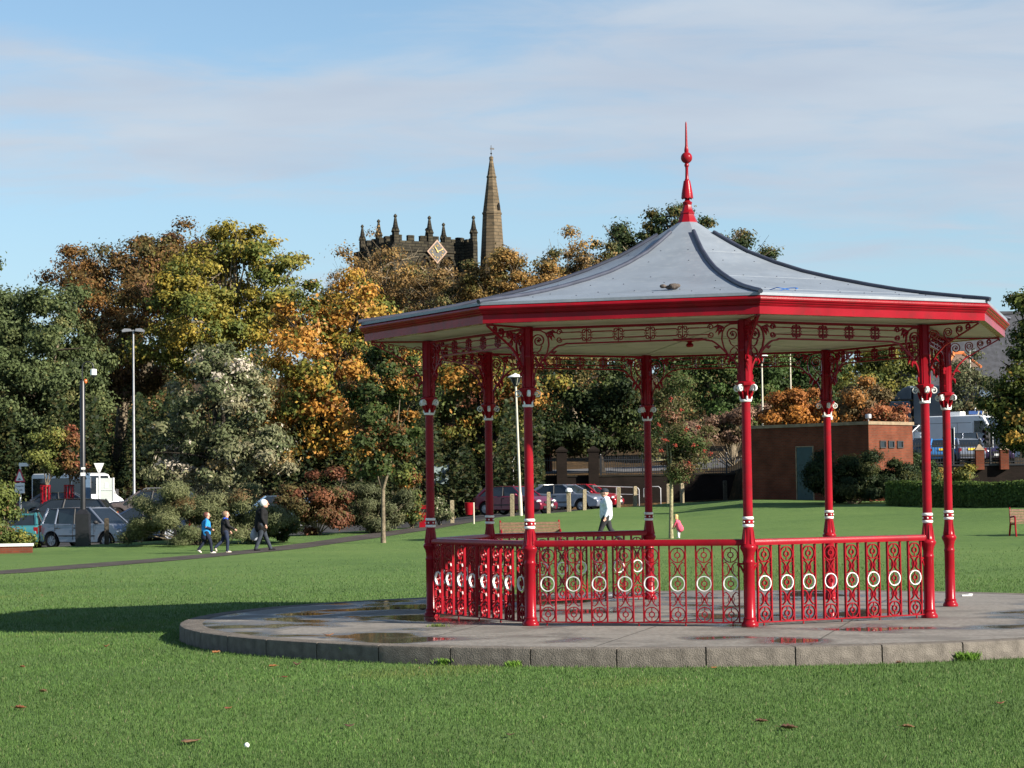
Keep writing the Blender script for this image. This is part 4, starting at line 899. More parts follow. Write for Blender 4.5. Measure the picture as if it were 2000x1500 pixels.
# --- nearer trees
tree('whitebeam_tree', 'rounded dark tree with pale silvery leaf undersides behind the juniper', 'tree', (430, 101), [(432, 815, 122, 158), (432, 715, 62, 62), (350, 870, 62, 75), (500, 870, 68, 82, -1), (425, 905, 130, 52, -1)], 101, .22, P_silv, .25, 3.4, (1.2, .30), bark='barkd', aspect=.5)
tree('young_tree', 'young tree with a slim bare trunk on the lawn beside the path', 'tree', (745, 82), [(745, 710, 58, 62), (715, 790, 64, 66), (782, 795, 58, 66), (745, 870, 76, 60), (760, 910, 48, 42)], 82, .16, [((.038, .055, .017), 7), ((.055, .078, .021), 4), ((.26, .13, .03), 1.6), ((.13, .065, .025), 2)], .085, 4.2, (2.0, .28), bark='bark', fork=.3)
tree('rowan_tree', 'rowan tree with clusters of red berries on the lawn', 'tree', (1306, 78), [(1315, 770, 42, 50), (1300, 840, 52, 50), (1345, 850, 45, 50), (1310, 900, 55, 35), (1340, 900, 40, 40)], 78, .13, [((.06, .08, .026), 5), ((.09, .085, .034), 4), ((.14, .07, .04), 2.5)], .075, 3.0, (2.0, .26), bark='barky', fork=.3, aspect=.4)
tree('street_tree', 'small light green tree growing out of the red guard on the left', 'tree', (88, 103), [(95, 860, 30, 38), (85, 900, 32, 38), (105, 915, 26, 32)], 103, .16, [((.13, .14, .035), 5), ((.09, .11, .03), 4), ((.18, .15, .04), 2)], .05, 3.0, (1.6, .28))
tree('street_tree', 'small rusty brown tree growing out of the other red guard', 'tree', (134, 103), [(137, 860, 17, 36), (134, 905, 24, 34), (150, 920, 16, 20)], 103, .15, P_redo[1:] + [((.15, .09, .03), 4)], .045, 2.2, (1.6, .26))
# --- shrubs round the lawn
tree('juniper_shrub', 'large feathery grey green juniper at the left end of the shrub bed', 'shrub', (380, 84.2), [(340, 985, 62, 46), (420, 992, 78, 50), (490, 1005, 60, 48), (285, 1005, 50, 46), (400, 1032, 130, 30), (520, 1015, 50, 44), (265, 1040, 40, 24)], 84.2, .15, [((.115, .125, .056), 5), ((.085, .098, .044), 5), ((.15, .155, .075), 3), ((.14, .09, .04), .7)], .04, 5.0, (2.2, .24), multi=16, aspect=.22, droop=-.5)
tree('shrub', 'red leaved dogwood shrub right of the elderly man', 'shrub', (620, 91), [(605, 965, 45, 42), (650, 960, 34, 40), (620, 1000, 62, 42), (580, 990, 30, 38), (640, 1015, 45, 26)], 91, .14, P_red, .03, 3.2, (2.2, .22), multi=16)
tree('shrub', 'grey green spreading shrub beside the dogwood', 'shrub', (730, 92), [(720, 980, 45, 42), (770, 985, 45, 40), (740, 1010, 62, 26), (690, 1005, 25, 25)], 92, .15, [((.105, .115, .058), 5), ((.075, .085, .042), 5), ((.14, .14, .07), 2)], .03, 3.2, (2.2, .22), multi=14, aspect=.25)
tree('shrub', 'leafy green and yellow shrub against the red litter bin', 'shrub', (800, 95), [(795, 960, 30, 38), (810, 1000, 28, 25), (790, 920, 24, 30)], 95, .16, P_dkor + [((.12, .13, .03), 3)], .03, 2.8, (2.0, .24), multi=9)
tree('shrub', 'small dark shrub at the path edge by the first wooden bollard', 'shrub', (855, 97), [(855, 1005, 16, 16), (845, 990, 12, 18)], 97, .12, P_silv, .02, 2.2, (2.5, .2), multi=7)
tree('shrub', 'dark low shrub behind the elderly man', 'shrub', (548, 85.5), [(545, 1030, 30, 26), (565, 1018, 24, 24)], 85.5, .13, P_dark + [((.12, .06, .02), 2)], .02, 2.6, (2.4, .2), multi=7)
tree('shrub', 'mixed green and reddish bush above the planter wall', 'shrub', (20, 82), [(-12, 1000, 34, 46), (4, 1038, 22, 28), (-50, 1000, 50, 55), (0, 965, 20, 24), (40, 1052, 18, 12)], 82, .15, [((.10, .12, .03), 5), ((.06, .08, .022), 4), ((.18, .10, .05), 2), ((.20, .18, .04), 1)], .03, 2.4, (2.2, .22), multi=12)
tree('shrub', 'dark evergreen shrub against the brick building', 'shrub', (1660, 100.2), [(1625, 925, 48, 46), (1685, 920, 48, 40), (1740, 932, 46, 34), (1670, 948, 88, 32), (1730, 950, 62, 30), (1600, 945, 30, 30)], 100.2, .16, P_dark, .03, 6.0, (2.0, .24), multi=14, aspect=.35, droop=-.6)
tree('shrub', 'yellow green shrub under the railings beside the far right column', 'shrub', (1880, 108), [(1880, 925, 30, 22), (1830, 925, 22, 25), (1855, 935, 30, 18)], 108, .16, [((.16, .14, .03), 4), ((.09, .10, .03), 3), ((.20, .13, .03), 2)], .03, 2.8, (2.0, .24), multi=9)
tree('shrub', 'green shrub at the end of the building behind the hedge', 'shrub', (1800, 107), [(1798, 915, 22, 35), (1815, 930, 18, 22)], 107, .16, P_green, .03, 2.8, (2.0, .24), multi=7)
# clipped hedge
hA, hB = gp(1745, 95), gp(2090, 88); hd = (hB - hA); hL = hd.xy.length; ha = math.atan2(hd.y, hd.x)
hg = thing('hedge', 'long low clipped hedge across the right side of the lawn', 'hedge', hA, ha)
n = 34000; q = rng.random(n); X = rng.random(n) * hL; face = rng.random(n)
Yh = np.where(face < .52, -.45 + rng.normal(0, .05, n), np.where(face < .9, rng.uniform(-.45, .45, n), .45)); Zh = np.where(face < .52, rng.random(n) * .93, np.where(face < .9, .93 + rng.normal(0, .035, n), rng.random(n) * .9))
endm = rng.random(n) < .04; X = np.where(endm, rng.normal(0, .04, n), X)
zoff = np.array([ground(*(hA.xy + hd.xy * (x / hL))) - hA.z for x in np.linspace(0, hL, 40)]); Zg = np.interp(X, np.linspace(0, hL, 40), zoff)
O = np.zeros((n, 3)); O[:, 1] = np.where(face < .52, -1, 0); O[:, 2] = np.where((face >= .52) & (face < .9), 1.2, 0)
link('foliage', leaf_mesh('foliage', np.c_[X, Yh, Zh + Zg + .03 * np.sin(X * 2.1)], O, .10, palette([((.07, .115, .03), 5), ((.10, .15, .035), 4), ((.15, .19, .05), 1)], n) * rng.uniform(.7, 1.3, (n, 1))), hg)
mb = MB()
for i in range(24):
    x = (i + .5) * hL / 24; mb.box((x, 0, .42 + float(np.interp(x, np.linspace(0, hL, 40), zoff))), (hL / 24 + .02, .74, .86))
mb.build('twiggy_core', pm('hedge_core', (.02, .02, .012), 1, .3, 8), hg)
# berries on the rowan
rw = [o for o in bpy.data.objects if o.name.startswith('rowan_tree')][0]; BERRY = pm('rowan_berries', (.20, .03, .015), .4); rb = random.Random(5)
for px, py in ((1388, 888), (1340, 838), (1300, 860), (1290, 880), (1365, 835), (1330, 800), (1320, 870), (1355, 870), (1285, 830), (1310, 780), (1345, 905), (1375, 880)):
    c = at(px, py, 76.6 + rb.uniform(-.3, .5)) - rw.location
    fb = MB()
    for j in range(16): fb.ball((rb.gauss(0, .035), rb.gauss(0, .035), rb.gauss(0, .03)), .026, 5)
    fb.build('berry_cluster', BERRY, rw, 60, c)
# undergrowth of the wood: nobody could count it
def thicket(name, label, s0, s1, Y0, Y1, h, n, size, pal):
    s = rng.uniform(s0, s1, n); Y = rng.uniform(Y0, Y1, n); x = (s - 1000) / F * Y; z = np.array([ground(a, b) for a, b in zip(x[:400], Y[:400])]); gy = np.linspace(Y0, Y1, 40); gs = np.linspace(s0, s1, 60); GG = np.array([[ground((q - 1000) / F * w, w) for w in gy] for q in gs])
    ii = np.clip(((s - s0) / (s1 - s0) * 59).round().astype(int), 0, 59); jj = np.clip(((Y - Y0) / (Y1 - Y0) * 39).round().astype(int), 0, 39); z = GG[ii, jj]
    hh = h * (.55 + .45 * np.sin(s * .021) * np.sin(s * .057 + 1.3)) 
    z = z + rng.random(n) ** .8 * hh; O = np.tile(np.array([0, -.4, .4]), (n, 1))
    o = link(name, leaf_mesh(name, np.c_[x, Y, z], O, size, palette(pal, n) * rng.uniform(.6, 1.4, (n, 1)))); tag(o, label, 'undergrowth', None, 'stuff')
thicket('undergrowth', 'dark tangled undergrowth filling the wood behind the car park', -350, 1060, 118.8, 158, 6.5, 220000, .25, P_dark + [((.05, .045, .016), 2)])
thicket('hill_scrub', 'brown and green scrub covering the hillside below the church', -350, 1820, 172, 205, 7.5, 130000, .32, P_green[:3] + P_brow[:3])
# ------------------------------------------------------------------ vehicles
def lettering(txt, size, mat, parent, loc, rot, name='lettering', ext=.002):
    cu = bpy.data.curves.new(name, 'FONT'); cu.body = txt; cu.size = size; cu.align_x = 'CENTER'; cu.align_y = 'CENTER'; cu.extrude = ext
    t = bpy.data.objects.new('tmp', cu); COL.objects.link(t); dg = bpy.context.evaluated_depsgraph_get()
    me = bpy.data.meshes.new_from_object(t.evaluated_get(dg)); bpy.data.objects.remove(t); me.materials.clear(); me.materials.append(mat)
    o = link(name, me, parent, loc); o.rotation_euler = rot; return o
def paint(name, col, metal=.35, rough=.28): return pm(name, col, rough, .05, 1.5, 0, metal=metal, coat=.6)
CARS = {  # L, W, H, cowl x, cowl z, belt z, roof front x, roof rear x, rear glass base x, nose z, axle f, axle r, tail z
 'hatch': (4.0, 1.70, 1.43, .92, .93, .92, .28, -1.25, -1.82, .72, 1.26, -1.24, .92),
 'mpv': (4.05, 1.72, 1.63, 1.18, .98, .96, .40, -1.62, -1.92, .78, 1.32, -1.30, .98),
 'saloon': (4.6, 1.80, 1.43, 1.05, .94, .93, .25, -.98, -1.62, .74, 1.38, -1.34, .98),
 'estate': (4.6, 1.75, 1.47, 1.05, .95, .94, .30, -1.75, -2.15, .74, 1.38, -1.32, .95),
 'suv': (4.4, 1.80, 1.72, 1.10, 1.08, 1.05, .45, -1.70, -2.05, .88, 1.36, -1.32, 1.05)}
def hw_(x, z, L, W):
    t = max(0, (abs(x) - .30 * L) / (.2 * L)); f = 1 - .15 * t * t; g = 1 - .06 * max(0, (.5 - z) / .3) - .05 * max(0, (z - .7) / .3); return W / 2 * f * g
def car(kind, label, px, Y, heading, pmat, roofrack=False, spoiler=False, plate=None, group='cars in the car park'):
    L, W, H, xc, zc, zb, xrf, xrr, xrb, zn, xf_, xr_, zt = CARS[kind]
    g = gp(px, Y); r = thing('parked_car', label, 'car', g, R(heading), group)
    wr_, ar, zs = .315, .365, .24
    pts = []
    def arc(cx): return [(cx + ar * math.cos(t), .31 + ar * math.sin(t)) for t in [pi * i / 10 - .19 * (1 if i == 0 else (-1 if i == 10 else 0)) for i in range(11)]]
    top = [(-L / 2 + .02, .42), (-L / 2, .60), (-L / 2 + .05, zt - .06), (xrb - .03 if kind != 'saloon' else -L / 2 + .12, zt), (xrb, zt), (-.6, zb), (.3, zb + .005), (xc, zc), (xc + (L / 2 - xc) * .5, (zc + zn) / 2 + .055), (L / 2 - .32, zn + .02), (L / 2 - .10, zn - .09), (L / 2 - .01, .56), (L / 2, .42), (L / 2 - .06, .26)]
    low = [(xf_ + ar + .05, zs)] + [(xf_ + ar * math.cos(pi * i / 10), .31 + ar * math.sin(pi * i / 10)) for i in range(11)] + [(xf_ - ar - .04, zs), (xr_ + ar + .04, zs)] + [(xr_ + ar * math.cos(pi * i / 10), .31 + ar * math.sin(pi * i / 10)) for i in range(11)] + [(xr_ - ar - .05, zs), (-L / 2 + .06, .28)]
    pts = top + low; k = len(pts); mb = MB()
    v = [(x, hw_(x, z, L, W), z) for x, z in pts] + [(x, -hw_(x, z, L, W), z) for x, z in pts]
    mb.add(v, [tuple(range(k)), tuple(range(2 * k - 1, k - 1, -1))] + [(i, (i + 1) % k, (i + 1) % k + k, i + k) for i in range(k)])
    bo = mb.build('body', pmat, r, 40); bv = bo.modifiers.new('bevel', 'BEVEL'); bv.width = .05; bv.segments = 3; bv.limit_method = 'ANGLE'; bv.angle_limit = R(50)
    wbl, wrl = W / 2 * .93, W / 2 * .72; zr = H - .05
    gl = [(xc - .02, zc - .02, hw_(xc, zc, L, W) * .93), (xrf, zr, wrl), (xrr, zr - (.03 if kind != 'suv' else 0), wrl), (xrb + .02, zt - .02, hw_(xrb, zt, L, W) * .93), (-.4, zb - .02, wbl)]
    mb = MB(); v = [(x, y, z) for x, z, y in gl] + [(x, -y, z) for x, z, y in gl]
    mb.add(v, [(0, 1, 2, 3, 4), (9, 8, 7, 6, 5)] + [(i, (i + 1) % 5, (i + 1) % 5 + 5, i + 5) for i in range(5)]); mb.build('windows', M['glass'], r)
    mb = MB(); n = 8; rows = []
    for i in range(n + 1):
        t = i / n; x = xrf + .03 + (xrr - .04 - xrf - .03) * t; z = zr - .03 * t + .05 * math.sin(pi * (.12 + .76 * t)) 
        rows.append([(x, y * wrl * 1.0, z - .035 * y * y) for y in (-1.05, -.6, 0, .6, 1.05)] + [(x, y * wrl, z - .06) for y in (1, -1)])
    v = [p for q in rows for p in q]; f = [(i * 7 + j, i * 7 + (j + 1) % 7, (i + 1) * 7 + (j + 1) % 7, (i + 1) * 7 + j) for i in range(n) for j in range(7)] + [tuple(range(7)), tuple(n * 7 + j for j in range(6, -1, -1))]
    mb.add(v, f); mb.build('roof', pmat, r, 50)
    def side(x, z, y): return (x, y, z)
    for s_ in (-1, 1):
        for nm, a, b, w in (('windscreen_pillar', (xc, zc - .02, hw_(xc, zc, L, W) * .93), (xrf, zr, wrl), .04), ('door_pillar', (-.22, zb, wbl + .004), (-.30, zr, wrl + .004), .036), ('rear_pillar', (xrb + .05, zt, hw_(xrb, zt, L, W) * .93), (xrr + .02, zr - .02, wrl), .075 if kind in ('hatch', 'saloon') else .055)):
            mb = MB(); mb.tube([(a[0], s_ * a[2], a[1]), ((a[0] + b[0]) / 2, s_ * ((a[2] + b[2]) / 2 + .012), (a[1] + b[1]) / 2 + .01), (b[0], s_ * b[2], b[1])], w, 6); mb.build(nm, pmat if nm != 'door_pillar' else M['trim'], r, 60)
        if kind in ('mpv', 'estate', 'suv'):
            mb = MB(); mb.tube([(-1.15, s_ * (wbl - .01), zb), (-1.12, s_ * (wrl + .004), zr - .02)], .032, 6); mb.build('door_pillar', pmat, r, 60)
        if roofrack: mb = MB(); mb.tube([(xrf - .1, s_ * wrl * .95, H), (xrf - .25, s_ * wrl * .95, H + .06), (xrr + .3, s_ * wrl * .95, H + .06), (xrr + .1, s_ * wrl * .95, H)], .02, 6); mb.build('roof_rail', M['galv'], r)
        hl = MB(); hl.lathe([(.001, -.06), (.09, -.04), (.12, 0), (.09, .04), (.001, .06)], 12); hl.xf(Matrix.Translation((L / 2 - .20, s_ * (hw_(L / 2 - .2, .65, L, W) - .16), .655 if kind != 'suv' else .78)) @ Matrix.Rotation(R(62), 4, 'Y') @ Matrix.Diagonal((.75, 1.55, 1.6, 1))); hl.build('headlight', M['lampclr'], r, 60)
        tl = MB(); tl.box((-L / 2 + .10, s_ * (hw_(-L / 2 + .1, .8, L, W) - .06), zt - .20), (.16, .15, .26)); tl.build('tail_light', M['lampred'], r)
        mi = MB(); mi.ball((xc - .25, s_ * (W / 2 + .09), zb + .06), .10, 8, 0, .75); mi.tube([(xc - .22, s_ * (W / 2 - .06), zb + .02), (xc - .25, s_ * (W / 2 + .07), zb + .05)], .03, 6); mi.build('wing_mirror', pmat if kind != 'mpv' else M['trim'], r, 60)
        for x in ((-.12, -1.02) if kind != 'hatch' else (-.12,)):
            mb = MB(); mb.box((x, s_ * (hw_(x, .80, L, W) + .004), .80), (.17, .03, .035)); mb.build('door_handle', M['trim'], r)
        mb = MB()
        for x in (-.25, .78, -1.12):
            if kind == 'hatch' and x < -1: continue
            mb.box((x, s_ * (hw_(x, .6, L, W) - .003), (zs + .1 + zb) / 2), (.012, .014, zb - zs - .12))
        mb.build('door_seam', M['trim'], r)
        mb = MB(); mb.box((-.05, s_ * (hw_(0, .5, L, W) + .0), .50), (1.75, .03, .05)); mb.build('side_trim', M['trim'], r)
        for xa in (xf_, xr_):
            wh = MB(); wh.lathe([(.20, -.095), (.30, -.10), (.318, -.06), (.318, .06), (.30, .10), (.20, .095)], 24, cap=False); wh.xf(Matrix.Rotation(R(90), 4, 'X')); yo = s_ * (W / 2 - .115)
            wo = wh.build('wheel', M['tyre'], r, 40, (xa, yo, .318))
            rm = MB(); rm.lathe([(.205, -.09), (.205, .08), (.19, .085), (.175, .05)], 20); rm.lathe([(.05, .03), (.05, .09), (.02, .1)], 10)
            for q in range(7):
                a = q * 2 * pi / 7; rm.tube([(.04 * math.cos(a), .04 * math.sin(a), .075), (.19 * math.cos(a), .19 * math.sin(a), .07)], [.028, .022], 4)
            rm.xf(Matrix.Rotation(R(-90) * s_, 4, 'X')); rm.build('rim', M['rim'], wo, 40)
            bk = MB(); bk.lathe([(.19, -.02), (.19, .02)], 16); bk.xf(Matrix.Rotation(R(90), 4, 'X')); bk.build('brake_disc', M['trim'], wo)
    mb = MB(); mb.box((L / 2 - .02, 0, .60), (.05, .75, .12)); mb.box((L / 2 - .0, 0, .38), (.04, 1.0, .12)); mb.build('grille', M['trim'], r)
    mb = MB(); mb.box((-L / 2 + .05, 0, .48), (.14, W * .80, .10)); mb.build('bumper_strip', M['trim'], r)
    mb = MB(); mb.box((L / 2 + .018, 0, .47), (.02, .52, .115)); mb.build('number_plate', M['pwht'], r)
    mb = MB(); mb.box((-L / 2 - .026, 0, .56 if plate else .80), (.02, .52, .115)); pl = mb.build('number_plate', M['pyel'], r)
    if plate: lettering(plate, .10, M['text'], pl, (-L / 2 - .038, 0, .56), (R(90), 0, R(-90)))
    if spoiler: mb = MB(); mb.box((xrr - .12, 0, H - .03), (.34, 1.1, .035)); mb.build('spoiler', M['signw'], r)
    mb = MB(); mb.box((0, 0, .36), (L * .9, W * .72, .22)); mb.build('underbody', M['dark'], r)
    for y in (-.36, .36):
        mb = MB(); mb.box((.05, y, 1.0), (.12, .42, .42), 0, 0, .8); mb.ball((.03, y, 1.27), .11, 8); mb.build('seat', M['trim'], r, 50)
    return r
p_sil = paint('silver_car_paint', (.17, .195, .25)); p_mar = paint('maroon_car_paint', (.16, .012, .035)); p_tur = paint('turquoise_car_paint', (.036, .165, .185), .2); p_blk = paint('black_car_paint', (.012, .013, .016), .2)
p_brn = paint('grey_brown_car_paint', (.12, .095, .09)); p_dbl = paint('dark_blue_car_paint', (.02, .035, .07)); p_gry = paint('dark_grey_car_paint', (.05, .055, .065)); p_red = paint('red_car_paint', (.36, .012, .025)); p_blu = paint('bright_blue_car_paint', (.05, .20, .48)); p_wht = paint('white_car_paint', (.72, .74, .76), 0); p_lbl = paint('pale_blue_car_paint', (.20, .32, .48))
car('mpv', 'silver people carrier behind the black lamp post base', 176, 89.2, -27, p_sil)
car('hatch', 'turquoise hatchback seen from behind beside the leafy bush', 42, 91, 97, p_tur, plate='MP02 YBL')
car('estate', 'black estate car behind the silver people carrier', 118, 97, 178, p_blk)
car('saloon', 'dark grey car below the red tree guards', 128, 108, 2, p_gry)
car('estate', 'dark blue estate car with roof rails behind the grey brown car', 290, 107, 180, p_dbl, True)
car('hatch', 'grey brown car below the tall floodlight column', 285, 100.5, 186, p_brn)
car('saloon', 'low dark blue saloon between the silver people carrier and the juniper', 268, 94.2, 184, p_dbl)
car('hatch', 'blue hatchback half hidden behind the juniper and the elderly man', 532, 97.5, 182, p_lbl)
car('hatch', 'maroon hatchback parked beside the white leaning lamp post', 1004, 110, -36, p_mar)
car('saloon', 'silver saloon with a white rear spoiler behind the wooden bollards', 1100, 118, -29, p_sil, False, True)
car('hatch', 'bright red hatchback behind the silver saloon', 1140, 124, -22, p_red)
car('hatch', 'dark blue hatchback beside the end wall of the brick building', 1796, 125, 170, p_dbl, group='cars behind the railings')
car('hatch', 'bright blue car seen between the two right hand columns', 1838, 124, 82, p_blu, group='cars behind the railings')
car('hatch', 'silver car with red tail lamps right of the last column', 1876, 123.5, 96, p_sil, group='cars behind the railings')
car('suv', 'dark slate blue car in front of the white van', 1908, 129, 8, p_dbl, group='cars behind the railings')
car('saloon', 'dark purple car facing the park beside the traffic light', 1942, 124, -97, paint('dark_purple_car_paint', (.035, .02, .06)), group='cars behind the railings')
car('hatch', 'white car on the slope above the brick building', 1792, 150, 200, p_wht, group='cars behind the railings')
def van(label, px, Y, heading, z=None, box=True):
    g = gp(px, Y); r = thing('van', label, 'van', g, R(heading), 'white vans'); W, L, H = 1.95, 5.2, 2.4
    side = [(-L / 2, .45), (-L / 2, H - .12), (-L / 2 + .12, H), (1.05, H), (1.35, H - .08), (1.95, 1.28), (2.45, 1.05), (2.58, .85), (2.6, .45), (2.2, .30), (-2.4, .30)]
    mb = MB(); mb.prism(side, -W / 2, W / 2); b = mb.build('body', p_wht, r, 40); bv = b.modifiers.new('bevel', 'BEVEL'); bv.width = .07; bv.segments = 3
    mb = MB(); mb.add([(1.40, -.82, H - .16), (1.40, .82, H - .16), (1.97, .86, 1.30), (1.97, -.86, 1.30), (1.42, -.82, H - .15), (1.42, .82, H - .15), (1.99, .86, 1.31), (1.99, -.86, 1.31)], [(0, 1, 2, 3), (7, 6, 5, 4), (0, 4, 5, 1), (1, 5, 6, 2), (2, 6, 7, 3), (3, 7, 4, 0)]); mb.build('windscreen', M['glass'], r)
    for s_ in (-1, 1):
        mb = MB(); mb.prism([(.75, 1.28), (1.85, 1.28), (1.35, 2.05), (.75, 2.05)], s_ * (W / 2 + .004) - .006, s_ * (W / 2 + .004) + .006); mb.build('side_window', M['glass'], r)
        mb = MB(); mb.box((-.9, s_ * (W / 2 + .003), 1.95), (2.9, .012, .02)); mb.box((-.35, s_ * (W / 2 + .003), 1.2), (.014, .012, 1.5)); mb.box((.68, s_ * (W / 2 + .003), 1.2), (.014, .012, 1.5)); mb.build('door_seam', M['trim'], r)
        mb = MB(); mb.box((-.3, s_ * (W / 2 + .01), .62), (4.2, .03, .14)); mb.build('side_trim', M['trim'], r)
        hl = MB(); hl.ball((2.5, s_ * .74, .92), .13, 8); hl.build('headlight', M['lampclr'], r, 60)
        tl = MB(); tl.box((-L / 2 - .005, s_ * .88, 1.1), (.05, .14, .5)); tl.build('tail_light', M['lampred'], r)
        mi = MB(); mi.box((1.75, s_ * (W / 2 + .14), 1.4), (.1, .2, .3)); mi.build('wing_mirror', M['trim'], r)
        for xa in (1.65, -1.55):
            wh = MB(); wh.lathe([(.2, -.10), (.32, -.105), (.34, -.06), (.34, .06), (.32, .105), (.2, .10)], 22, cap=False); wh.xf(Matrix.Rotation(R(90), 4, 'X')); wo = wh.build('wheel', M['tyre'], r, 40, (xa, s_ * (W / 2 - .09), .34))
            rm = MB(); rm.lathe([(.19, -.07), (.19, .08), (.10, .10), (.02, .11)], 16); rm.xf(Matrix.Rotation(R(-90) * s_, 4, 'X')); rm.build('rim', M['rim'], wo, 40)
    if not box:
        for s_ in (-1, 1):
            for xa, xb in ((-2.45, -1.15), (-1.05, .62)): mb = MB(); mb.box(((xa + xb) / 2, s_ * (W / 2 + .006), 1.62), (xb - xa, .014, 1.05)); mb.build('side_window', M['glass'], r)
    if box: mb = MB(); mb.box((-.9, 0, H + .12), (.9, .7, .26)); mb.build('roof_vent', M['signw'], r)
    return r
van('white panel van parked behind the railings on the right', 1893, 138, -37)
van('white van at the back of the left car park behind the pale panel', 150, 118.3, -40, None, False)
# lorry
g = gp(1800, 152); lo = thing('lorry', 'dark grey lorry with a curved roof deflector above the brick building', 'lorry', (g.x, g.y, g.z), R(150)); M['lorry'] = paint('lorry_grey_paint', (.06, .08, .105), .1, .4)
mb = MB(); mb.prism([(.35, 1.0), (.35, 2.75), (.42, 2.95), (1.75, 2.95), (2.05, 2.2), (2.1, 1.0), (2.05, .6), (.35, .6)], -1.2, 1.2); b = mb.build('cab', M['lorry'], lo); bv = b.modifiers.new('bevel', 'BEVEL'); bv.width = .08; bv.segments = 3
mb = MB(); mb.prism([(.3, 2.98), (.3, 3.95), (.55, 3.93), (.95, 3.78), (1.3, 3.5), (1.62, 3.02)], -1.12, 1.12); b = mb.build('roof_deflector', M['lorry'], lo); bv = b.modifiers.new('bevel', 'BEVEL'); bv.width = .1; bv.segments = 3
mb = MB(); mb.prism([(-4.6, 1.35), (-4.6, 3.0), (-4.3, 3.55), (-3.7, 3.85), (-3.2, 3.9), (.15, 3.9), (.15, 1.35)], -1.22, 1.22); b = mb.build('container', M['lorry'], lo); bv = b.modifiers.new('bevel', 'BEVEL'); bv.width = .06; bv.segments = 2
mb = MB(); mb.box((-2.0, 0, 1.05), (5.2, 1.0, .5)); mb.build('chassis', M['trim'], lo)
for s_ in (-1, 1):
    mb = MB(); mb.prism([(.75, 1.9), (1.98, 1.9), (1.72, 2.6), (.75, 2.6)], s_ * 1.205 - .008, s_ * 1.205 + .008); mb.build('side_window', M['glass'], lo)
    for xa in (1.3, -2.6, -3.7):
        wh = MB(); wh.lathe([(.28, -.14), (.47, -.15), (.5, -.1), (.5, .1), (.47, .15), (.28, .14)], 22, cap=False); wh.xf(Matrix.Rotation(R(90), 4, 'X')); wo = wh.build('wheel', M['tyre'], lo, 40, (xa, s_ * 1.02, .5))
        rm = MB(); rm.lathe([(.27, -.1), (.27, .1), (.12, .14)], 16); rm.xf(Matrix.Rotation(R(-90) * s_, 4, 'X')); rm.build('rim', M['rim'], wo, 40)
mb = MB(); mb.add([(2.0, -1.05, 2.62), (2.0, 1.05, 2.62), (2.14, 1.1, 1.75), (2.14, -1.1, 1.75), (1.96, -1.05, 2.62), (1.96, 1.05, 2.62), (2.06, 1.1, 1.75), (2.06, -1.1, 1.75)], [(0, 1, 2, 3), (7, 6, 5, 4), (0, 4, 5, 1), (2, 6, 7, 3), (1, 5, 6, 2), (3, 7, 4, 0)]); mb.build('windscreen', M['glass'], lo)

# ------------------------------------------------------------------ street furniture
def park_lamp(label, px, Y, height, lean=0.0):
    g = gp(px, Y); r = thing('street_lamp', label, 'street lamp', g, 0, 'park lamps with cone lanterns'); r.rotation_euler = (0, lean, 0)
    mb = MB(); mb.lathe([(.085, -.2), (.085, .9), (.07, 1.0), (.06, 1.1), (.045, height - .62), (.045, height - .55)], 16); mb.build('column', M['lampw'], r, 50)
    mb = MB(); mb.lathe([(.10, height - .56), (.11, height - .50), (.27, height - .17), (.27, height - .15)], 16); la = mb.build('lantern', M['glass'], r, 50)
    mb = MB(); mb.lathe([(.35, height - .16), (.355, height - .13), (.22, height - .06), (.06, height), (.03, height + .03)], 20); mb.build('canopy', M['signw'], la, 30)
    mb = MB()
    for j in range(4):
        a = j * pi / 2 + .4; mb.tube([(.11 * math.cos(a), .11 * math.sin(a), height - .5), (.275 * math.cos(a), .275 * math.sin(a), height - .16)], .015, 5)
    mb.build('frame', M['lampw'], la); return r
park_lamp('pale leaning park lamp left of the front left bandstand column', 1014, 103.6, 6.45, -.0265)
park_lamp('pale park lamp standing behind the brick building', 1489, 127, 6.3, 0)
g = gp(160, 86); r = thing('camera_post', 'tall black post with a square base and white dome camera on a hook', 'camera post', g)
mb = MB(); mb.box((0, 0, .55), (.50, .46, 1.30)); mb.box((0, 0, 1.29), (.50, .46, .18), 0, 0, .45); mb.build('base_cabinet', M['blackm'], r)
mb = MB(); mb.lathe([(.12, 1.3), (.105, 1.6), (.095, 6.2), (.06, 6.25)], 16); mb.build('pole', M['blackm'], r, 50)
mb = MB(); mb.tube([(0, 0, 6.2), (0, 0, 6.75)] + [(.21 - .21 * math.cos(t), 0, 6.75 + .2 * math.sin(t)) for t in [pi * i / 10 for i in range(1, 11)]] + [(.42, 0, 6.66)], .025, 8); br = mb.build('bracket', M['blackm'], r, 60)
mb = MB(); mb.lathe([(.05, 6.68), (.12, 6.66), (.125, 6.45), (.10, 6.44)], 16, (.42, 0, 0)); dm = mb.build('camera_housing', M['signw'], br, 40)
mb = MB(); mb.ball((.42, 0, 6.43), .095, 12); mb.build('dome', M['glass'], dm, 60)
mb = MB(); mb.box((.02, -.08, 2.7), (.17, .06, .12)); mb.box((.03, -.08, 2.92), (.14, .06, .08)); mb.build('notice_band', M['signw'], r)
mb = MB(); mb.lathe([(.05, 0), (.07, .05), (.06, .13), (.02, .16)], 10, (.12, -.02, 6.14)); mb.build('beacon', pm('orange_lens', (.5, .12, .03), .3), r, 50)
g = gp(260, 112); r = thing('floodlight_column', 'tall slim grey column with twin flat lanterns above the car park', 'street lamp', g)
mb = MB(); mb.lathe([(.10, -.3), (.09, 1.2), (.065, 1.3), (.045, 9.2), (.045, 9.35)], 14); mb.build('column', M['galv'], r, 50)
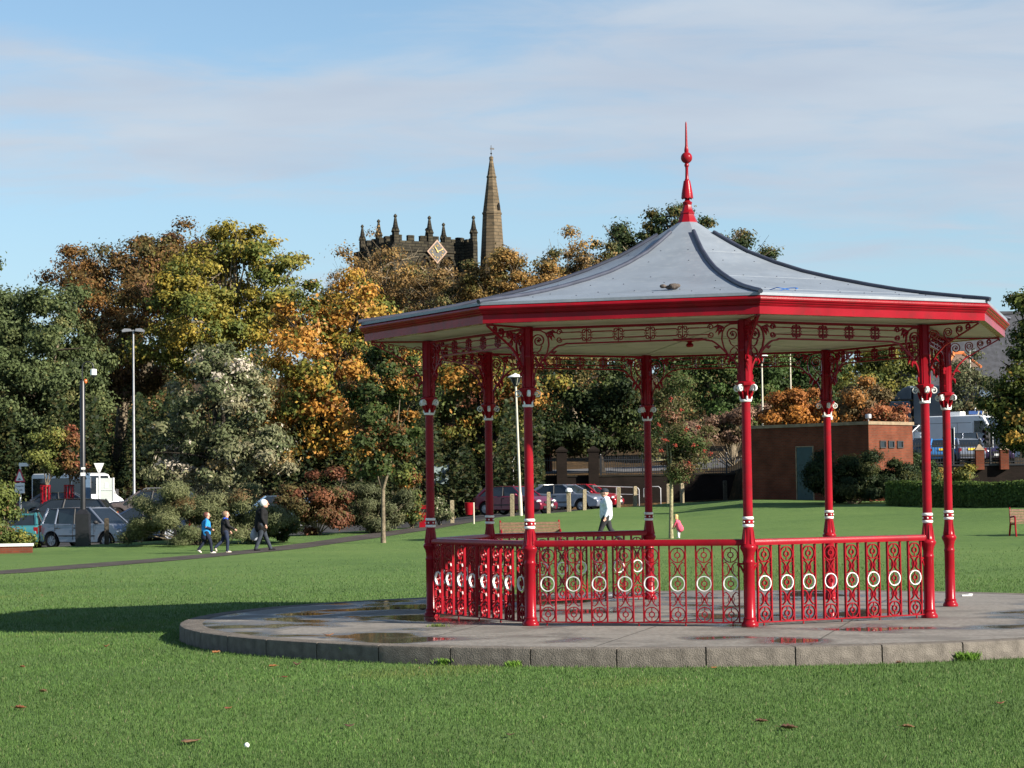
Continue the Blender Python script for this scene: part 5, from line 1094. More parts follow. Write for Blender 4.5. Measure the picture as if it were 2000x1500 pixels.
for s_ in (-1, 1):
    mb = MB(); mb.tube([(0, 0, 9.3), (s_ * .18, 0, 9.33)], .04, 8); mb.prism([(s_ * .12, 9.28), (s_ * .52, 9.24), (s_ * .55, 9.34), (s_ * .4, 9.42), (s_ * .14, 9.40)], -.16, .16); mb.build('lantern', M['galv'], r)
def sign_post(name, label, px, Y, z0, hgt, rpole=.038, rz=0):
    g = at(px, 950, Y); r = thing(name, label, 'sign', (g.x, Y, z0), rz); mb = MB(); mb.lathe([(rpole, -.3), (rpole, hgt)], 12); mb.build('pole', M['signw'], r, 40); return r
r = sign_post('warning_sign', 'red bordered road hump warning triangle on a white pole', 40, 104, .9, 2.55, rz=R(-28))
def tri(mb, zb_, w, y0, y1, up=True, m=0):
    h_ = w * .92; mb.prism([(-w / 2, zb_), (w / 2, zb_), (.03, zb_ + h_), (-.03, zb_ + h_)] if up else [(-w / 2, zb_), (w / 2, zb_), (.05, zb_ - h_), (-.05, zb_ - h_)], y0, y1, m)
mb = MB(); tri(mb, 1.82, .66, -.06, -.045); s1 = mb.build('triangle', M['signr'], r); mb = MB(); tri(mb, 1.89, .44, -.066, -.061); mb.build('face', M['signw'], s1)
mb = MB(); mb.prism([(-.12, 1.93), (.12, 1.93), (.07, 1.95), (.03, 2.0), (-.03, 2.0), (-.07, 1.95)], -.071, -.067); mb.build('hump_symbol', M['text'], s1)
mb = MB(); mb.box((0, -.052, 1.55), (.56, .012, .46)); s2 = mb.build('plate', M['signw'], r)
lettering('Humps for', .115, M['text'], s2, (0, -.062, 1.64), (R(90), 0, 0)); lettering('\u00bd mile', .115, M['text'], s2, (0, -.062, 1.47), (R(90), 0, 0))
mb = MB(); mb.box((.24, -.03, 2.62), (.52, .1, .16)); mb.tube([(0, 0, 2.5), (0, 0, 2.64)], .04, 8); mb.build('lamp_arm', M['signw'], r)
r = sign_post('give_way_sign', 'white inverted triangle sign on a white pole above the parked cars', 194, 112, 1.0, 2.05, .045)
mb = MB(); tri(mb, 2.66, .50, -.065, -.045, False); s1 = mb.build('triangle', M['signw'], r)
grey = pm('faded_lettering', (.50, .50, .50), .6); lettering('GIVE', .085, grey, s1, (0, -.07, 2.57), (R(90), 0, 0)); lettering('WAY', .085, grey, s1, (0, -.07, 2.47), (R(90), 0, 0))
mb = MB(); mb.prism([(-.012, 2.39), (.012, 2.39), (.012, 2.29), (.028, 2.29), (0, 2.24), (-.028, 2.29), (-.012, 2.29)], -.071, -.066); mb.build('arrow', M['text'], s1)
g = at(206, 975, 113.5); r = thing('notice_board', 'pale grey green notice panel on two white legs by the give way sign', 'notice board', (g.x, 113.5, 1.0))
mb = MB(); mb.box((0, 0, 1.35), (.74, .05, 1.16)); mb.box((0, -.03, 1.33), (.74, .03, .02)); pn = mb.build('panel', M['panel'], r)
for s_ in (-1, 1): mb = MB(); mb.box((s_ * .41, -.01, .95), (.07, .08, 2.0)); mb.build('leg', M['signw'], r)
mb = MB(); mb.box((.05, -.032, 1.57), (.17, .008, .26)); mb.build('sheet_of_paper', M['signw'], pn)
g = at(169, 936, 114); r = thing('road_sign', 'narrow blue grey panel behind the tall black post', 'sign', (g.x, 114, 1.0)); mb = MB(); mb.box((0, 0, 1.45), (.36, .06, 1.5)); mb.build('board', pm('blue_grey_panel', (.10, .16, .24), .5), r)
for s_ in (-1, 1): mb = MB(); mb.box((s_ * .2, .02, .9), (.05, .06, 2.2)); mb.build('leg', M['galv'], r)
# red tree guards
for px, lab in ((87, 'red slatted tree guard round the light green street tree'), (133, 'red slatted tree guard round the rusty brown street tree')):
    g = gp(px, 102.9); r = thing('tree_guard', lab, 'tree guard', g, 0, 'red tree guards'); mb = MB()
    for z in (.25, 1.0, 1.68): mb.add(*(lambda n: ([(.22 * math.cos(2 * pi * i / n) * q, .22 * math.sin(2 * pi * i / n) * q, z + dz) for q, dz in ((1, -.03), (1, .03), (.92, .03), (.92, -.03)) for i in range(n)], [(k * n + i, k * n + (i + 1) % n, ((k + 1) % 4) * n + (i + 1) % n, ((k + 1) % 4) * n + i) for k in range(4) for i in range(n)]))(14))
    mb.build('hoop', M['red'], r)
    for i in range(10):
        a = 2 * pi * i / 10; mb = MB(); mb.box((.225 * math.cos(a), .225 * math.sin(a), .86), (.012, .045, 1.72), 0, a); mb.build('slat', M['red'], r)
# wooden bollards
bl = None
bcol = [(880, 'weathered wooden bollard left of the bucket shaped red bin'), (997, 'wooden bollard in front of the maroon hatchback near the leaning lamp'), (1068, 'wooden bollard between the maroon hatchback and the silver saloon'), (1108, 'white topped wooden bollard in front of the silver saloon doors'), (1138, 'wooden bollard in front of the silver saloon front wheel'), (1205, 'wooden bollard just right of the man in the pale hoodie'), (1237, 'wooden bollard beside the silver handrail'), (1302, 'wooden bollard hard against the rowan trunk'), (1329, 'wooden bollard right of the rowan trunk'), (1413, 'dark wooden bollard left of the front bandstand column'), (206, 'dark wooden bollard in front of the silver people carrier')]
for i, (px, lab) in enumerate(bcol):
    Y = edgeY(px) - .35 if px > 300 else 86.3; g = gp(px, Y)
    if bl is None:
        bl = MB(); bl.box((0, 0, .40), (.17, .17, 1.2)); bl.box((0, 0, 1.02), (.17, .17, .04), 0, 0, .75); bl_me = bl.mesh('post', M['wood']); bl_md = bl.mesh('post', M['woodd'])
    o = thing('bollard', lab, 'bollard', (g.x, g.y, g.z - .04), random.uniform(-.3, .3), 'wooden bollards at the lawn edge'); po = link('post', bl_me if px not in (206, 1413) else bl_md, o); po.rotation_euler = (random.uniform(-.02, .02), random.uniform(-.02, .02), 0)
    if px == 1108: mb = MB(); mb.lathe([(.16, .98), (.17, 1.06), (.12, 1.14), (.02, 1.17)], 12); mb.build('cap', M['signw'], o, 40)
# bins
g = gp(824, 95.5); r = thing('litter_bin', 'square dark red litter bin behind the far left column', 'litter bin', g)
mb = MB(); mb.box((0, 0, .42), (.34, .34, .9)); mb.box((0, 0, .90), (.38, .38, .06)); mb.build('body', M['red'], r); mb = MB(); mb.box((0, -.172, .70), (.24, .02, .14)); mb.build('opening', M['dark'], r)
g = gp(922, 96); r = thing('litter_bin', 'red bucket litter bin hung on a pale post by the path', 'litter bin', g)
mb = MB(); mb.lathe([(.035, -.2), (.035, .90)], 10); mb.build('post', M['lampw'], r, 40); mb = MB(); mb.lathe([(.14, .38), (.15, .385), (.19, .88), (.20, .89), (.185, .9), (.14, .42)], 18, (-.20, 0, 0)); mb.build('bucket', M['red'], r, 40)
# benches
def bench(label, px, Y, rz):
    g = gp(px, Y); r = thing('park_bench', label, 'bench', g, rz, 'park benches'); w = 1.80
    for i in range(5): mb = MB(); mb.box((0, .20 + .012 * i, .50 + i * .085), (w, .025, .07)); mb.build('back_slat', M['benchw'], r)
    for i in range(4): mb = MB(); mb.box((0, -.18 + i * .11, .43), (w, .085, .03)); mb.build('seat_slat', M['benchw'], r)
    for s_ in (-1, 1):
        mb = MB(); x = s_ * (w / 2 - .02)
        mb.tube([(x, .36, -.05), (x, .24, .36), (x, .22, .45), (x, .27, .86), (x, .29, .93)], [.035, .035, .035, .03, .025], 6)
        mb.tube([(x, -.28, -.05), (x, -.22, .25), (x, -.20, .42), (x, -.20, .62), (x, -.12, .65), (x, .2, .62)], .03, 6); mb.tube([(x, -.22, .40), (x, .24, .40)], .03, 6); mb.build('end_frame', M['red'], r, 50)
    return r
bench('brown slatted bench with red ends seen through the left bandstand columns', 1032, 68, R(4)); bench('brown slatted bench cut off by the right edge of the photo', 2024, 73.5, R(8))
# hand rail of the ramp
h0, h1 = at(1100, 960, 124), at(1248, 960, 124); r = thing('handrail', 'silver tubular handrail of the ramp behind the bollards', 'handrail', (h0.x, 124, 1.15)); Lh = h1.x - h0.x
mb = MB(); mb.tube([(0, 0, 1.15), (Lh - .2, 0, .98), (Lh - .06, 0, .94), (Lh, 0, .84), (Lh, 0, -.2)], .03, 8); mb.tube([(0, 0, .75), (Lh, 0, .58)], .022, 8); mb.build('rail', M['galv'], r, 60)
for t in (0, .35, .7): mb = MB(); mb.tube([(Lh * t, 0, -.2), (Lh * t, 0, 1.12 - .17 * t)], .025, 8); mb.build('post', M['galv'], r, 60)
g = gp(1287, 121); r = thing('handrail', 'single silver hoop rail between the rowan and a bandstand column', 'handrail', (g.x, 121, 1.1)); mb = MB(); mb.tube([(-.9, 0, .5), (-.9, 0, .95), (-.7, 0, 1.05), (-.1, 0, 1.05), (0, 0, .95), (0, 0, -.2)], .028, 8); mb.build('rail', M['galv'], r, 60)
# signs in the middle distance
g = at(1002, 890, 133); r = thing('bus_stop_sign', 'small white sign on a thin pole left of the leaning park lamp', 'sign', (g.x, 129.4, 1.2)); mb = MB(); mb.lathe([(.03, 0), (.03, 3.9)], 8); mb.build('pole', M['galv'], r); mb = MB(); mb.box((0, -.04, 2.7), (.22, .02, .5)); mb.build('plate', M['panel'], r); mb = MB(); mb.tube([(0, 0, 3.9), (-.35, 0, 3.88)], .05, 6); mb.build('lamp_arm', M['signw'], r)
g = at(1020, 885, 133); r = thing('blue_sign', 'dark blue board on two posts behind the front left column', 'sign', (g.x, 132.5, 2.9)); mb = MB(); mb.box((0, 0, 1.35), (.7, .05, .4)); mb.build('board', M['signb'], r)
for s_ in (-1, 1): mb = MB(); mb.lathe([(.03, 0), (.03, 1.5)], 8, (s_ * .28, .03, 0)); mb.build('post', M['galv'], r)
g = at(860, 927, 121); r = thing('information_board', 'weathered grey green information board behind the left columns', 'notice board', (g.x, 121, ground(g.x, 121))); zc_ = g.z - ground(g.x, 121)
mb = MB(); mb.box((0, 0, zc_), (.86, .06, 1.0)); mb.build('board', pm('weathered_board', (.20, .26, .26), .6, .3, 3, dirt=((.05, .06, .05), 4, .7)), r)
for s_ in (-1, 1): mb = MB(); mb.box((s_ * .45, .02, zc_ / 2 + .2), (.06, .08, zc_ + .8)); mb.build('leg', M['blackm'], r)
def traffic_light(label, px, Y, ztop, rz):
    g = at(px, 850, Y); z0 = ground(g.x, Y); r = thing('traffic_light', label, 'traffic light', (g.x, Y, z0), rz, 'traffic lights'); zt_ = ztop - z0
    mb = MB(); mb.lathe([(.057, -.2), (.057, zt_ + .05)], 12); mb.build('pole', M['blackm'], r, 50)
    mb = MB(); mb.box((0, -.10, zt_ - .54), (.56, .02, 1.12)); bk = mb.build('backing_board', M['signw'], r); mb = MB(); mb.box((0, -.115, zt_ - .54), (.47, .014, 1.02)); mb.build('board_face', M['trim'], bk)
    mb = MB(); mb.box((0, -.2, zt_ - .54), (.28, .18, .92)); hd_ = mb.build('signal_head', M['trim'], r)
    for i, c in enumerate(((.12, .01, .01), (.12, .07, .01), (.01, .09, .05))):
        z = zt_ - .26 - i * .28; mb = MB(); mb.lathe([(.10, 0), (.095, .02), (.02, .03)], 16); mb.xf(Matrix.Translation((0, -.29, z)) @ Matrix.Rotation(R(90), 4, 'X')); mb.build('lens', pm('signal_lens', c, .2), hd_, 50)
        mb = MB(); vv = [(.125 * math.cos(a), y, .125 * math.sin(a)) for y in (-.28, -.48) for a in [R(-30) + R(240) * j / 10 for j in range(11)]]; vv += [(x * .93, y, z_ * .93) for x, y, z_ in vv]
        mb.add([(x, y, z_ + z) for x, y, z_ in vv], [(j, j + 1, 12 + j, 11 + j) for j in range(10)] + [(23 + j, 22 + j, 33 + j, 34 + j) for j in range(10)] + [(11 + j, 12 + j, 34 + j, 33 + j) for j in range(10)]); mb.build('visor', M['blackm'], hd_)
traffic_light('traffic light with white edged backing board beside the right hand tree', 1933, 119.5, 5.05, R(-48)); traffic_light('traffic light mostly hidden by the far right bandstand column', 1860, 119.5, 5.02, R(-60))
g = at(1905, 806, 144); r = thing('direction_sign', 'blue direction sign on a white pole above the white van', 'sign', (g.x, 144, ground(g.x, 144))); zz_ = g.z - ground(g.x, 144); mb = MB(); mb.lathe([(.04, -.2), (.04, zz_ + .3)], 8); mb.build('pole', M['signw'], r); mb = MB(); mb.box((0, -.05, zz_), (.85, .03, .22)); mb.build('board', M['signb'], r)
g = at(1928, 816, 142); r = thing('slatted_screen', 'pale leaning slatted screen above the white van roof', 'screen', (g.x, 142, ground(g.x, 142))); zz_ = g.z - ground(g.x, 142); mb = MB(); mb.box((0, .1, zz_ / 2 - .3), (1.1, .08, zz_ + .2)); mb.build('panel', M['trim'], r)
for i in range(5): mb = MB(); mb.tube([(-.75 + i * .28, 0, zz_ - .4), (-.5 + i * .28, 0, zz_ + .42)], .05, 4); mb.build('slat', M['lampw'], r)
for px, y0, Y, lab in ((1543, 690, 150, 'thin white pole rising behind the trees left of the back right column'), (1894, 686, 150, 'thin grey pole beside the small hipped roof')):
    g = at(px, y0, Y); z0 = ground(g.x, Y); r = thing('lamp_column', lab, 'pole', (g.x, Y, z0)); mb = MB(); mb.lathe([(.07, -.2), (.05, g.z - z0)], 10); mb.build('pole', M['lampw'], r, 40); mb = MB(); mb.tube([(0, 0, g.z - z0), (.4, 0, g.z - z0 + .06)], .05, 6); mb.build('lantern', M['galv'], r)

# ------------------------------------------------------------------ people
M['skin'] = pm('skin', (.55, .30, .22), .55, .08, 20)
class Flesh:
    """overlapping tapered limbs fused into one continuous surface"""
    def __init__(s): s.mb = MB()
    def cap(s, a, b, ra, rb=None, n=12):
        a, b = Vector(a), Vector(b); rb = ra if rb is None else rb; pts = []; rs = []; L = (b - a).length; d = (b - a).normalized() if L > 1e-6 else Vector((0, 0, 1))
        for t in (-1, -.75, -.4): pts.append(a + d * ra * t); rs.append(max(.001, ra * math.sqrt(max(0, 1 - t * t)) or .001))
        for i in range(4): t = i / 3; pts.append(a.lerp(b, t)); rs.append(ra + (rb - ra) * t)
        for t in (.4, .75, 1): pts.append(b + d * rb * t); rs.append(max(.001, rb * math.sqrt(max(0, 1 - t * t))))
        s.mb.tube(pts, rs, n); return s
    def chain(s, pts, rs):
        for i in range(len(pts) - 1): s.cap(pts[i], pts[i + 1], rs[i], rs[i + 1])
        return s
    def ell(s, c, r, rot=None):
        q = MB(); q.ball((0, 0, 0), 1, 16); Mx = Matrix.Translation(c) @ (rot or Matrix.Identity(4)) @ Matrix.Diagonal((*r, 1)); q.xf(Mx); s.mb.add(q.v, q.f); return s
    def build(s, name, mat, parent, voxel=.012, smooth=2):
        o = s.mb.build('tmp', mat); md = o.modifiers.new('r', 'REMESH'); md.mode = 'VOXEL'; md.voxel_size = voxel
        ms = o.modifiers.new('s', 'SMOOTH'); ms.iterations = smooth; ms.factor = .5
        dg = bpy.context.evaluated_depsgraph_get(); me = bpy.data.meshes.new_from_object(o.evaluated_get(dg)); bpy.data.objects.remove(o)
        me.polygons.foreach_set('use_smooth', [True] * len(me.polygons)); me.materials.clear(); me.materials.append(mat); me.name = name; return link(name, me, parent)
def V(*a): return Vector(a)
def person(label, pos, heading, h, J, cols, hair='short', head_turn=0.0, lean=0.0, sleeves=1.0, extras=None, build=1.3):
    """J: joints in units of body height, x forward, y left, z up"""
    r = thing('person', label, 'person', pos, R(heading)); k = h
    P = {n: V(*v) * k for n, v in J.items()}; b = build
    hc = P['head']; hr = .066 * k * (1.18 if h < 1.0 else (1.08 if h < 1.5 else 1)); fw = V(math.cos(head_turn), math.sin(head_turn), 0); sd_ = V(-fw.y, fw.x, 0)
    B = Flesh(); B.ell(hc + V(0, 0, hr * .12), (hr * 1.08, hr * .84, hr * 1.12)); B.ell(hc + fw * hr * .25 - V(0, 0, hr * .55), (hr * .72, hr * .62, hr * .68))
    B.cap(hc + fw * hr * 1.0 + V(0, 0, hr * .1), hc + fw * hr * 1.22 - V(0, 0, hr * .22), hr * .09, hr * .17)
    for s_ in (-1, 1): B.ell(hc + sd_ * s_ * hr * .84 - V(0, 0, hr * .1), (hr * .2, hr * .1, hr * .3))
    B.chain([P['neck'], hc - V(0, 0, hr * .5)], [.036 * k, .034 * k]); B.ell(P['chest'], (.062 * k * b, .088 * k * b, .085 * k)); B.ell(P['pelvis'], (.058 * k * b, .078 * k * b, .06 * k)); B.cap(P['pelvis'], P['chest'], .062 * k * b, .066 * k * b)
    for q in 'LR':
        B.chain([P['sh' + q], P['el' + q], P['wr' + q]], [.030 * k, .024 * k, .016 * k]); B.chain([P['chest'] + V(0, 0, .03 * k), P['sh' + q]], [.04 * k, .032 * k])
        B.chain([P['hip' + q], P['kn' + q], P['an' + q]], [.046 * k, .032 * k, .021 * k]); B.cap(P['an' + q], P['to' + q], .022 * k, .02 * k)
        d = (P['wr' + q] - P['el' + q]).normalized(); u = V(0, 1, 0) - d * d.y; u.normalize(); w = d.cross(u); pc = P['wr' + q] + d * .028 * k
        B.cap(P['wr' + q] + d * .01 * k, pc + d * .012 * k, .016 * k, .017 * k)
        for i, (o_, ln) in enumerate(((-.014, .036), (-.005, .042), (.005, .039), (.013, .030))):
            b0 = pc + d * .022 * k + w * o_ * k; b1 = b0 + d * ln * .5 * k + u * .006 * k; b2 = b1 + d * ln * .35 * k + u * .014 * k; B.chain([b0, b1, b2], [.0058 * k, .0054 * k, .0045 * k])
        t0 = pc - w * .015 * k; B.chain([t0, t0 + d * .018 * k - w * .012 * k + u * .006 * k, t0 + d * .034 * k - w * .010 * k + u * .012 * k], [.007 * k, .006 * k, .005 * k])
    B.build('body', M['skin'], r, .0052 * k, 2)
    for s_ in (-1, 1): mb = MB(); c = hc + fw * hr * .93 + sd_ * s_ * hr * .34 + V(0, 0, hr * .08); mb.ball(tuple(c), hr * .11, 8); mb.build('eye', M['text'], r, 60)
    c = hc + fw * hr * .86 - V(0, 0, hr * .52); mb = MB(); mb.tube([c - sd_ * hr * .24, c + fw * hr * .06, c + sd_ * hr * .24], hr * .06, 6); mb.build('mouth', pm('lips', (.35, .10, .09), .5), r)
    # clothes
    top = Flesh(); top.ell(P['chest'], (.086 * k * b, .106 * k * b, .10 * k)); top.cap(P['chest'] - V(0, 0, .03 * k), P['pelvis'] + V(0, 0, cols.get('hem', -.03) * k), .086 * k * b, .090 * k * b); top.cap(P['neck'] - V(0, 0, .02 * k), P['neck'], .05 * k, .042 * k)
    for s_, q in ((1, 'L'), (-1, 'R')):
        top.chain([P['chest'] + V(0, 0, .045 * k), P['sh' + q]], [.052 * k, .046 * k]); e = P['el' + q]; wv = P['el' + q].lerp(P['wr' + q], .93)
        if sleeves >= 1: top.chain([P['sh' + q], e, wv], [.044 * k, .036 * k, .028 * k])
        else: top.chain([P['sh' + q], P['sh' + q].lerp(e, .8)], [.042 * k, .038 * k])
    top.build('jacket' if sleeves >= 1 else 'shirt', cols['top'], r, .009 * k, 3)
    tr = Flesh(); tr.ell(P['pelvis'], (.072 * k * b, .088 * k * b, .065 * k))
    for q in 'LR': tr.chain([P['hip' + q], P['kn' + q], P['an' + q] + V(0, 0, .012 * k)], [.058 * k * b, .043 * k, .036 * k])
    tr.build('trousers', cols['legs'], r, .009 * k, 3)
    for q in 'LR':
        sh = Flesh(); a = P['an' + q]; t = P['to' + q]; sh.cap(a - V(0, 0, .006 * k), t, .030 * k, .024 * k); sh.ell(a + (a - t) * .18 - V(0, 0, .012 * k), (.03 * k, .026 * k, .026 * k)); sh.build('shoe', cols['shoe'], r, .008 * k, 2)
    hm = Flesh(); up = V(0, 0, hr * .30)
    if hair == 'short': hm.ell(hc + up - fw * hr * .16, (hr * 1.06, hr * .92, hr * 1.04)); nm = 'hair'
    elif hair == 'fringe': hm.ell(hc + up * .75 - fw * hr * .30, (hr * 1.16, hr * 1.08, hr * 1.14)); nm = 'hair'
    elif hair == 'long': hm.ell(hc + up - fw * hr * .2, (hr * 1.12, hr * 1.0, hr * 1.05)); hm.cap(hc - fw * hr * .5, hc - fw * hr * .75 - V(0, 0, hr * 1.3), hr * .75, hr * .5); hm.cap(hc - fw * hr * .1 + sd_ * hr * .75, hc - sd_ * 0 - fw * hr * .1 + sd_ * hr * .8 - V(0, 0, hr * 1.1), hr * .35, hr * .25); hm.cap(hc - fw * hr * .1 - sd_ * hr * .75, hc - fw * hr * .1 - sd_ * hr * .8 - V(0, 0, hr * 1.1), hr * .35, hr * .25); nm = 'hair'
    else: hm.ell(hc + V(0, 0, hr * .45) - fw * hr * .05, (hr * 1.12, hr * .96, hr * .82)); hm.cap(hc + fw * hr * .8 + V(0, 0, hr * .42), hc + fw * hr * 1.55 + V(0, 0, hr * .30), hr * .35, hr * .22); nm = 'cap'
    hm.build(nm, cols['hair'], r, .007 * k, 2)
    if extras: extras(r, P, k)
    return r
def cloth(n, c): return pm(n, c, .85, .2, 12, .4, 120)
WALK = dict(head=(.02, 0, .93), neck=(.01, 0, .845), chest=(.0, 0, .74), pelvis=(0, 0, .53), shL=(0, .105, .80), shR=(0, -.105, .80), elL=(.05, .13, .645), wrL=(.14, .12, .53), elR=(-.08, -.13, .65), wrR=(-.06, -.13, .51),
            hipL=(.0, .05, .52), hipR=(.0, -.05, .52), knL=(-.04, .05, .29), anL=(-.19, .05, .085), toL=(-.13, .05, .028), knR=(.10, -.05, .285), anR=(.13, -.05, .03), toR=(.215, -.055, .018))
def pose(**kw): d = dict(WALK); d.update(kw); return d
gr = gp(400, 77.0)
def waist(r, P, k):
    f = Flesh(); f.cap(P['pelvis'] + V(-.02 * k, 0, .02 * k), P['pelvis'] + V(-.05 * k, 0, -.13 * k), .098 * k, .085 * k); f.cap(P['pelvis'] + V(.07 * k, 0, .03 * k), P['pelvis'] + V(.09 * k, -.02 * k, -.08 * k), .03 * k, .02 * k); f.build('jacket_tied_at_waist', cloth('navy_jacket', (.012, .015, .03)), r, .01 * k, 3)
    f = Flesh(); f.chain([P['elR'].lerp(P['wrR'], .15), P['wrR']], [.034 * k, .03 * k]); f.build('dark_sleeve', cloth('navy_sleeve', (.015, .02, .04)), r, .009 * k, 2)
person('boy in a bright blue shirt with a jacket tied at his waist', (gr.x, gr.y, gr.z), 14, 1.36, pose(elR=(-.02, -.14, .655), wrR=(.12, -.10, .60), elL=(-.06, .13, .66), wrL=(.02, .14, .56)), dict(top=cloth('blue_shirt', (.03, .22, .52)), legs=cloth('dark_navy_trousers', (.016, .02, .035)), shoe=cloth('pale_shoes', (.55, .50, .47)), hair=pm('auburn_hair', (.10, .03, .02), .6)), 'fringe', -.5, sleeves=.5, extras=waist)
gr = gp(437, 77.2)
def hood(r, P, k):
    f = Flesh(); f.cap(P['neck'] + V(-.03 * k, .05 * k, -.015 * k), P['neck'] + V(-.03 * k, -.05 * k, -.015 * k), .036 * k, .036 * k); f.cap(P['neck'] + V(.03 * k, -.05 * k, -.02 * k), P['neck'] + V(-.04 * k, -.06 * k, -.045 * k), .03 * k, .03 * k); f.build('blue_hood', cloth('royal_blue_hood', (.03, .08, .48)), r, .009 * k, 2)
person('boy in a dark jacket with a royal blue hood', (gr.x, gr.y, gr.z), 18, 1.38, pose(elR=(.05, -.14, .66), wrR=(.21, -.10, .575), knL=(-.06, .05, .29), anL=(-.24, .05, .12), toL=(-.21, .05, .05), knR=(.05, -.05, .28), anR=(.04, -.05, .03), toR=(.12, -.05, .018)), dict(top=cloth('black_jacket', (.018, .018, .02)), legs=cloth('dark_jeans', (.022, .03, .055)), shoe=cloth('beige_shoes', (.50, .42, .36)), hair=pm('fair_brown_hair', (.20, .12, .07), .6)), 'fringe', -.35, extras=hood)
gr = gp(507, 78.2)
man = person('elderly man with white hair in a black jacket carrying a bag', (gr.x, gr.y, gr.z), 20, 1.76, pose(head=(.075, 0, .915), neck=(.045, 0, .845), chest=(.015, 0, .74), elR=(-.01, -.135, .64), wrR=(.05, -.135, .515), elL=(-.06, .135, .64), wrL=(-.08, .15, .49), knR=(-.03, -.05, .28), anR=(-.12, -.05, .035), toR=(-.05, -.06, .018), knL=(.10, .05, .29), anL=(.20, .05, .035), toL=(.28, .06, .022)), dict(top=cloth('black_coat', (.012, .012, .013)), legs=cloth('slate_trousers', (.035, .042, .055)), shoe=cloth('black_shoes', (.012, .012, .014)), hair=pm('white_hair', (.78, .76, .74), .7), hem=-.07), 'fringe', -.35, build=1.42)
bag = MB(); sec = [(.07, .03, .0), (.15, .07, .05), (.16, .075, .20), (.13, .05, .33), (.06, .02, .42), (.025, .012, .46)]; n = 14
bag.add([(a * math.cos(2 * pi * j / n) * (1 + .06 * math.sin(3 * j)), b * math.sin(2 * pi * j / n), z) for a, b, z in sec for j in range(n)], [(i * n + j, i * n + (j + 1) % n, (i + 1) * n + (j + 1) % n, (i + 1) * n + j) for i in range(len(sec) - 1) for j in range(n)] + [tuple(range(n))])
wl = Matrix.Rotation(R(20), 4, 'Z') @ (V(-.085, .155, .46) * 1.76)
tag(bag.build('carrier_bag', pm('grey_plastic_bag', (.30, .33, .38), .45, .15, 6), None, 50, (gr.x + wl.x, gr.y + wl.y, gr.z + wl.z - .46), R(20)), 'grey plastic carrier bag hanging from the elderly man\'s hand', 'bag')
gr = gp(1180, 71.0)
def collar(r, P, k):
    f = Flesh(); f.cap(P['neck'] + V(-.04 * k, .04 * k, -.02 * k), P['neck'] + V(-.04 * k, -.04 * k, -.02 * k), .042 * k, .042 * k); f.build('hood', cloth('white_hood', (.62, .66, .72)), r, .009 * k, 2)
person('man in a pale hooded top and dark cap walking left across the lawn', (gr.x, gr.y, gr.z), 181, 1.76, pose(elL=(-.03, .135, .645), wrL=(.02, .14, .51), elR=(-.05, -.14, .645), wrR=(-.03, -.15, .51), knL=(.10, .05, .29), anL=(.16, .05, .035), toL=(.24, .05, .02), knR=(-.07, -.05, .29), anR=(-.25, -.05, .09), toR=(-.19, -.05, .03)), dict(top=cloth('white_hoodie', (.62, .66, .72)), legs=cloth('charcoal_trousers', (.03, .03, .034)), shoe=cloth('white_trainers', (.6, .6, .6)), hair=cloth('dark_cap', (.03, .035, .045)), hem=.0), 'cap', .1, extras=collar)
gr = gp(1321, 77.6)
def dress(r, P, k):
    f = Flesh(); f.cap(P['chest'], P['pelvis'] - V(.02 * k, 0, .05 * k), .095 * k, .15 * k); f.build('skirt', cloth('pink_skirt', (.62, .10, .16)), r, .012 * k, 3)
person('blonde toddler in a pink coat stooping beside the rowan trunk', (gr.x, gr.y, gr.z), 150, .86, dict(head=(.12, 0, .86), neck=(.07, 0, .74), chest=(.03, 0, .64), pelvis=(-.04, 0, .44), shL=(.04, .11, .69), shR=(.04, -.11, .69), elL=(.11, .13, .56), wrL=(.19, .10, .45), elR=(.11, -.13, .56), wrR=(.19, -.10, .45), hipL=(-.04, .06, .40), hipR=(-.04, -.06, .40), knL=(.0, .06, .22), anL=(-.02, .06, .05), toL=(.07, .06, .03), knR=(.01, -.06, .22), anR=(.02, -.06, .05), toR=(.11, -.06, .03)), dict(top=cloth('pink_coat', (.62, .10, .16)), legs=cloth('white_tights', (.6, .58, .58)), shoe=cloth('white_infant_shoes', (.6, .57, .55)), hair=pm('blonde_hair', (.55, .36, .15), .6)), 'long', .3, build=1.25, extras=dress)
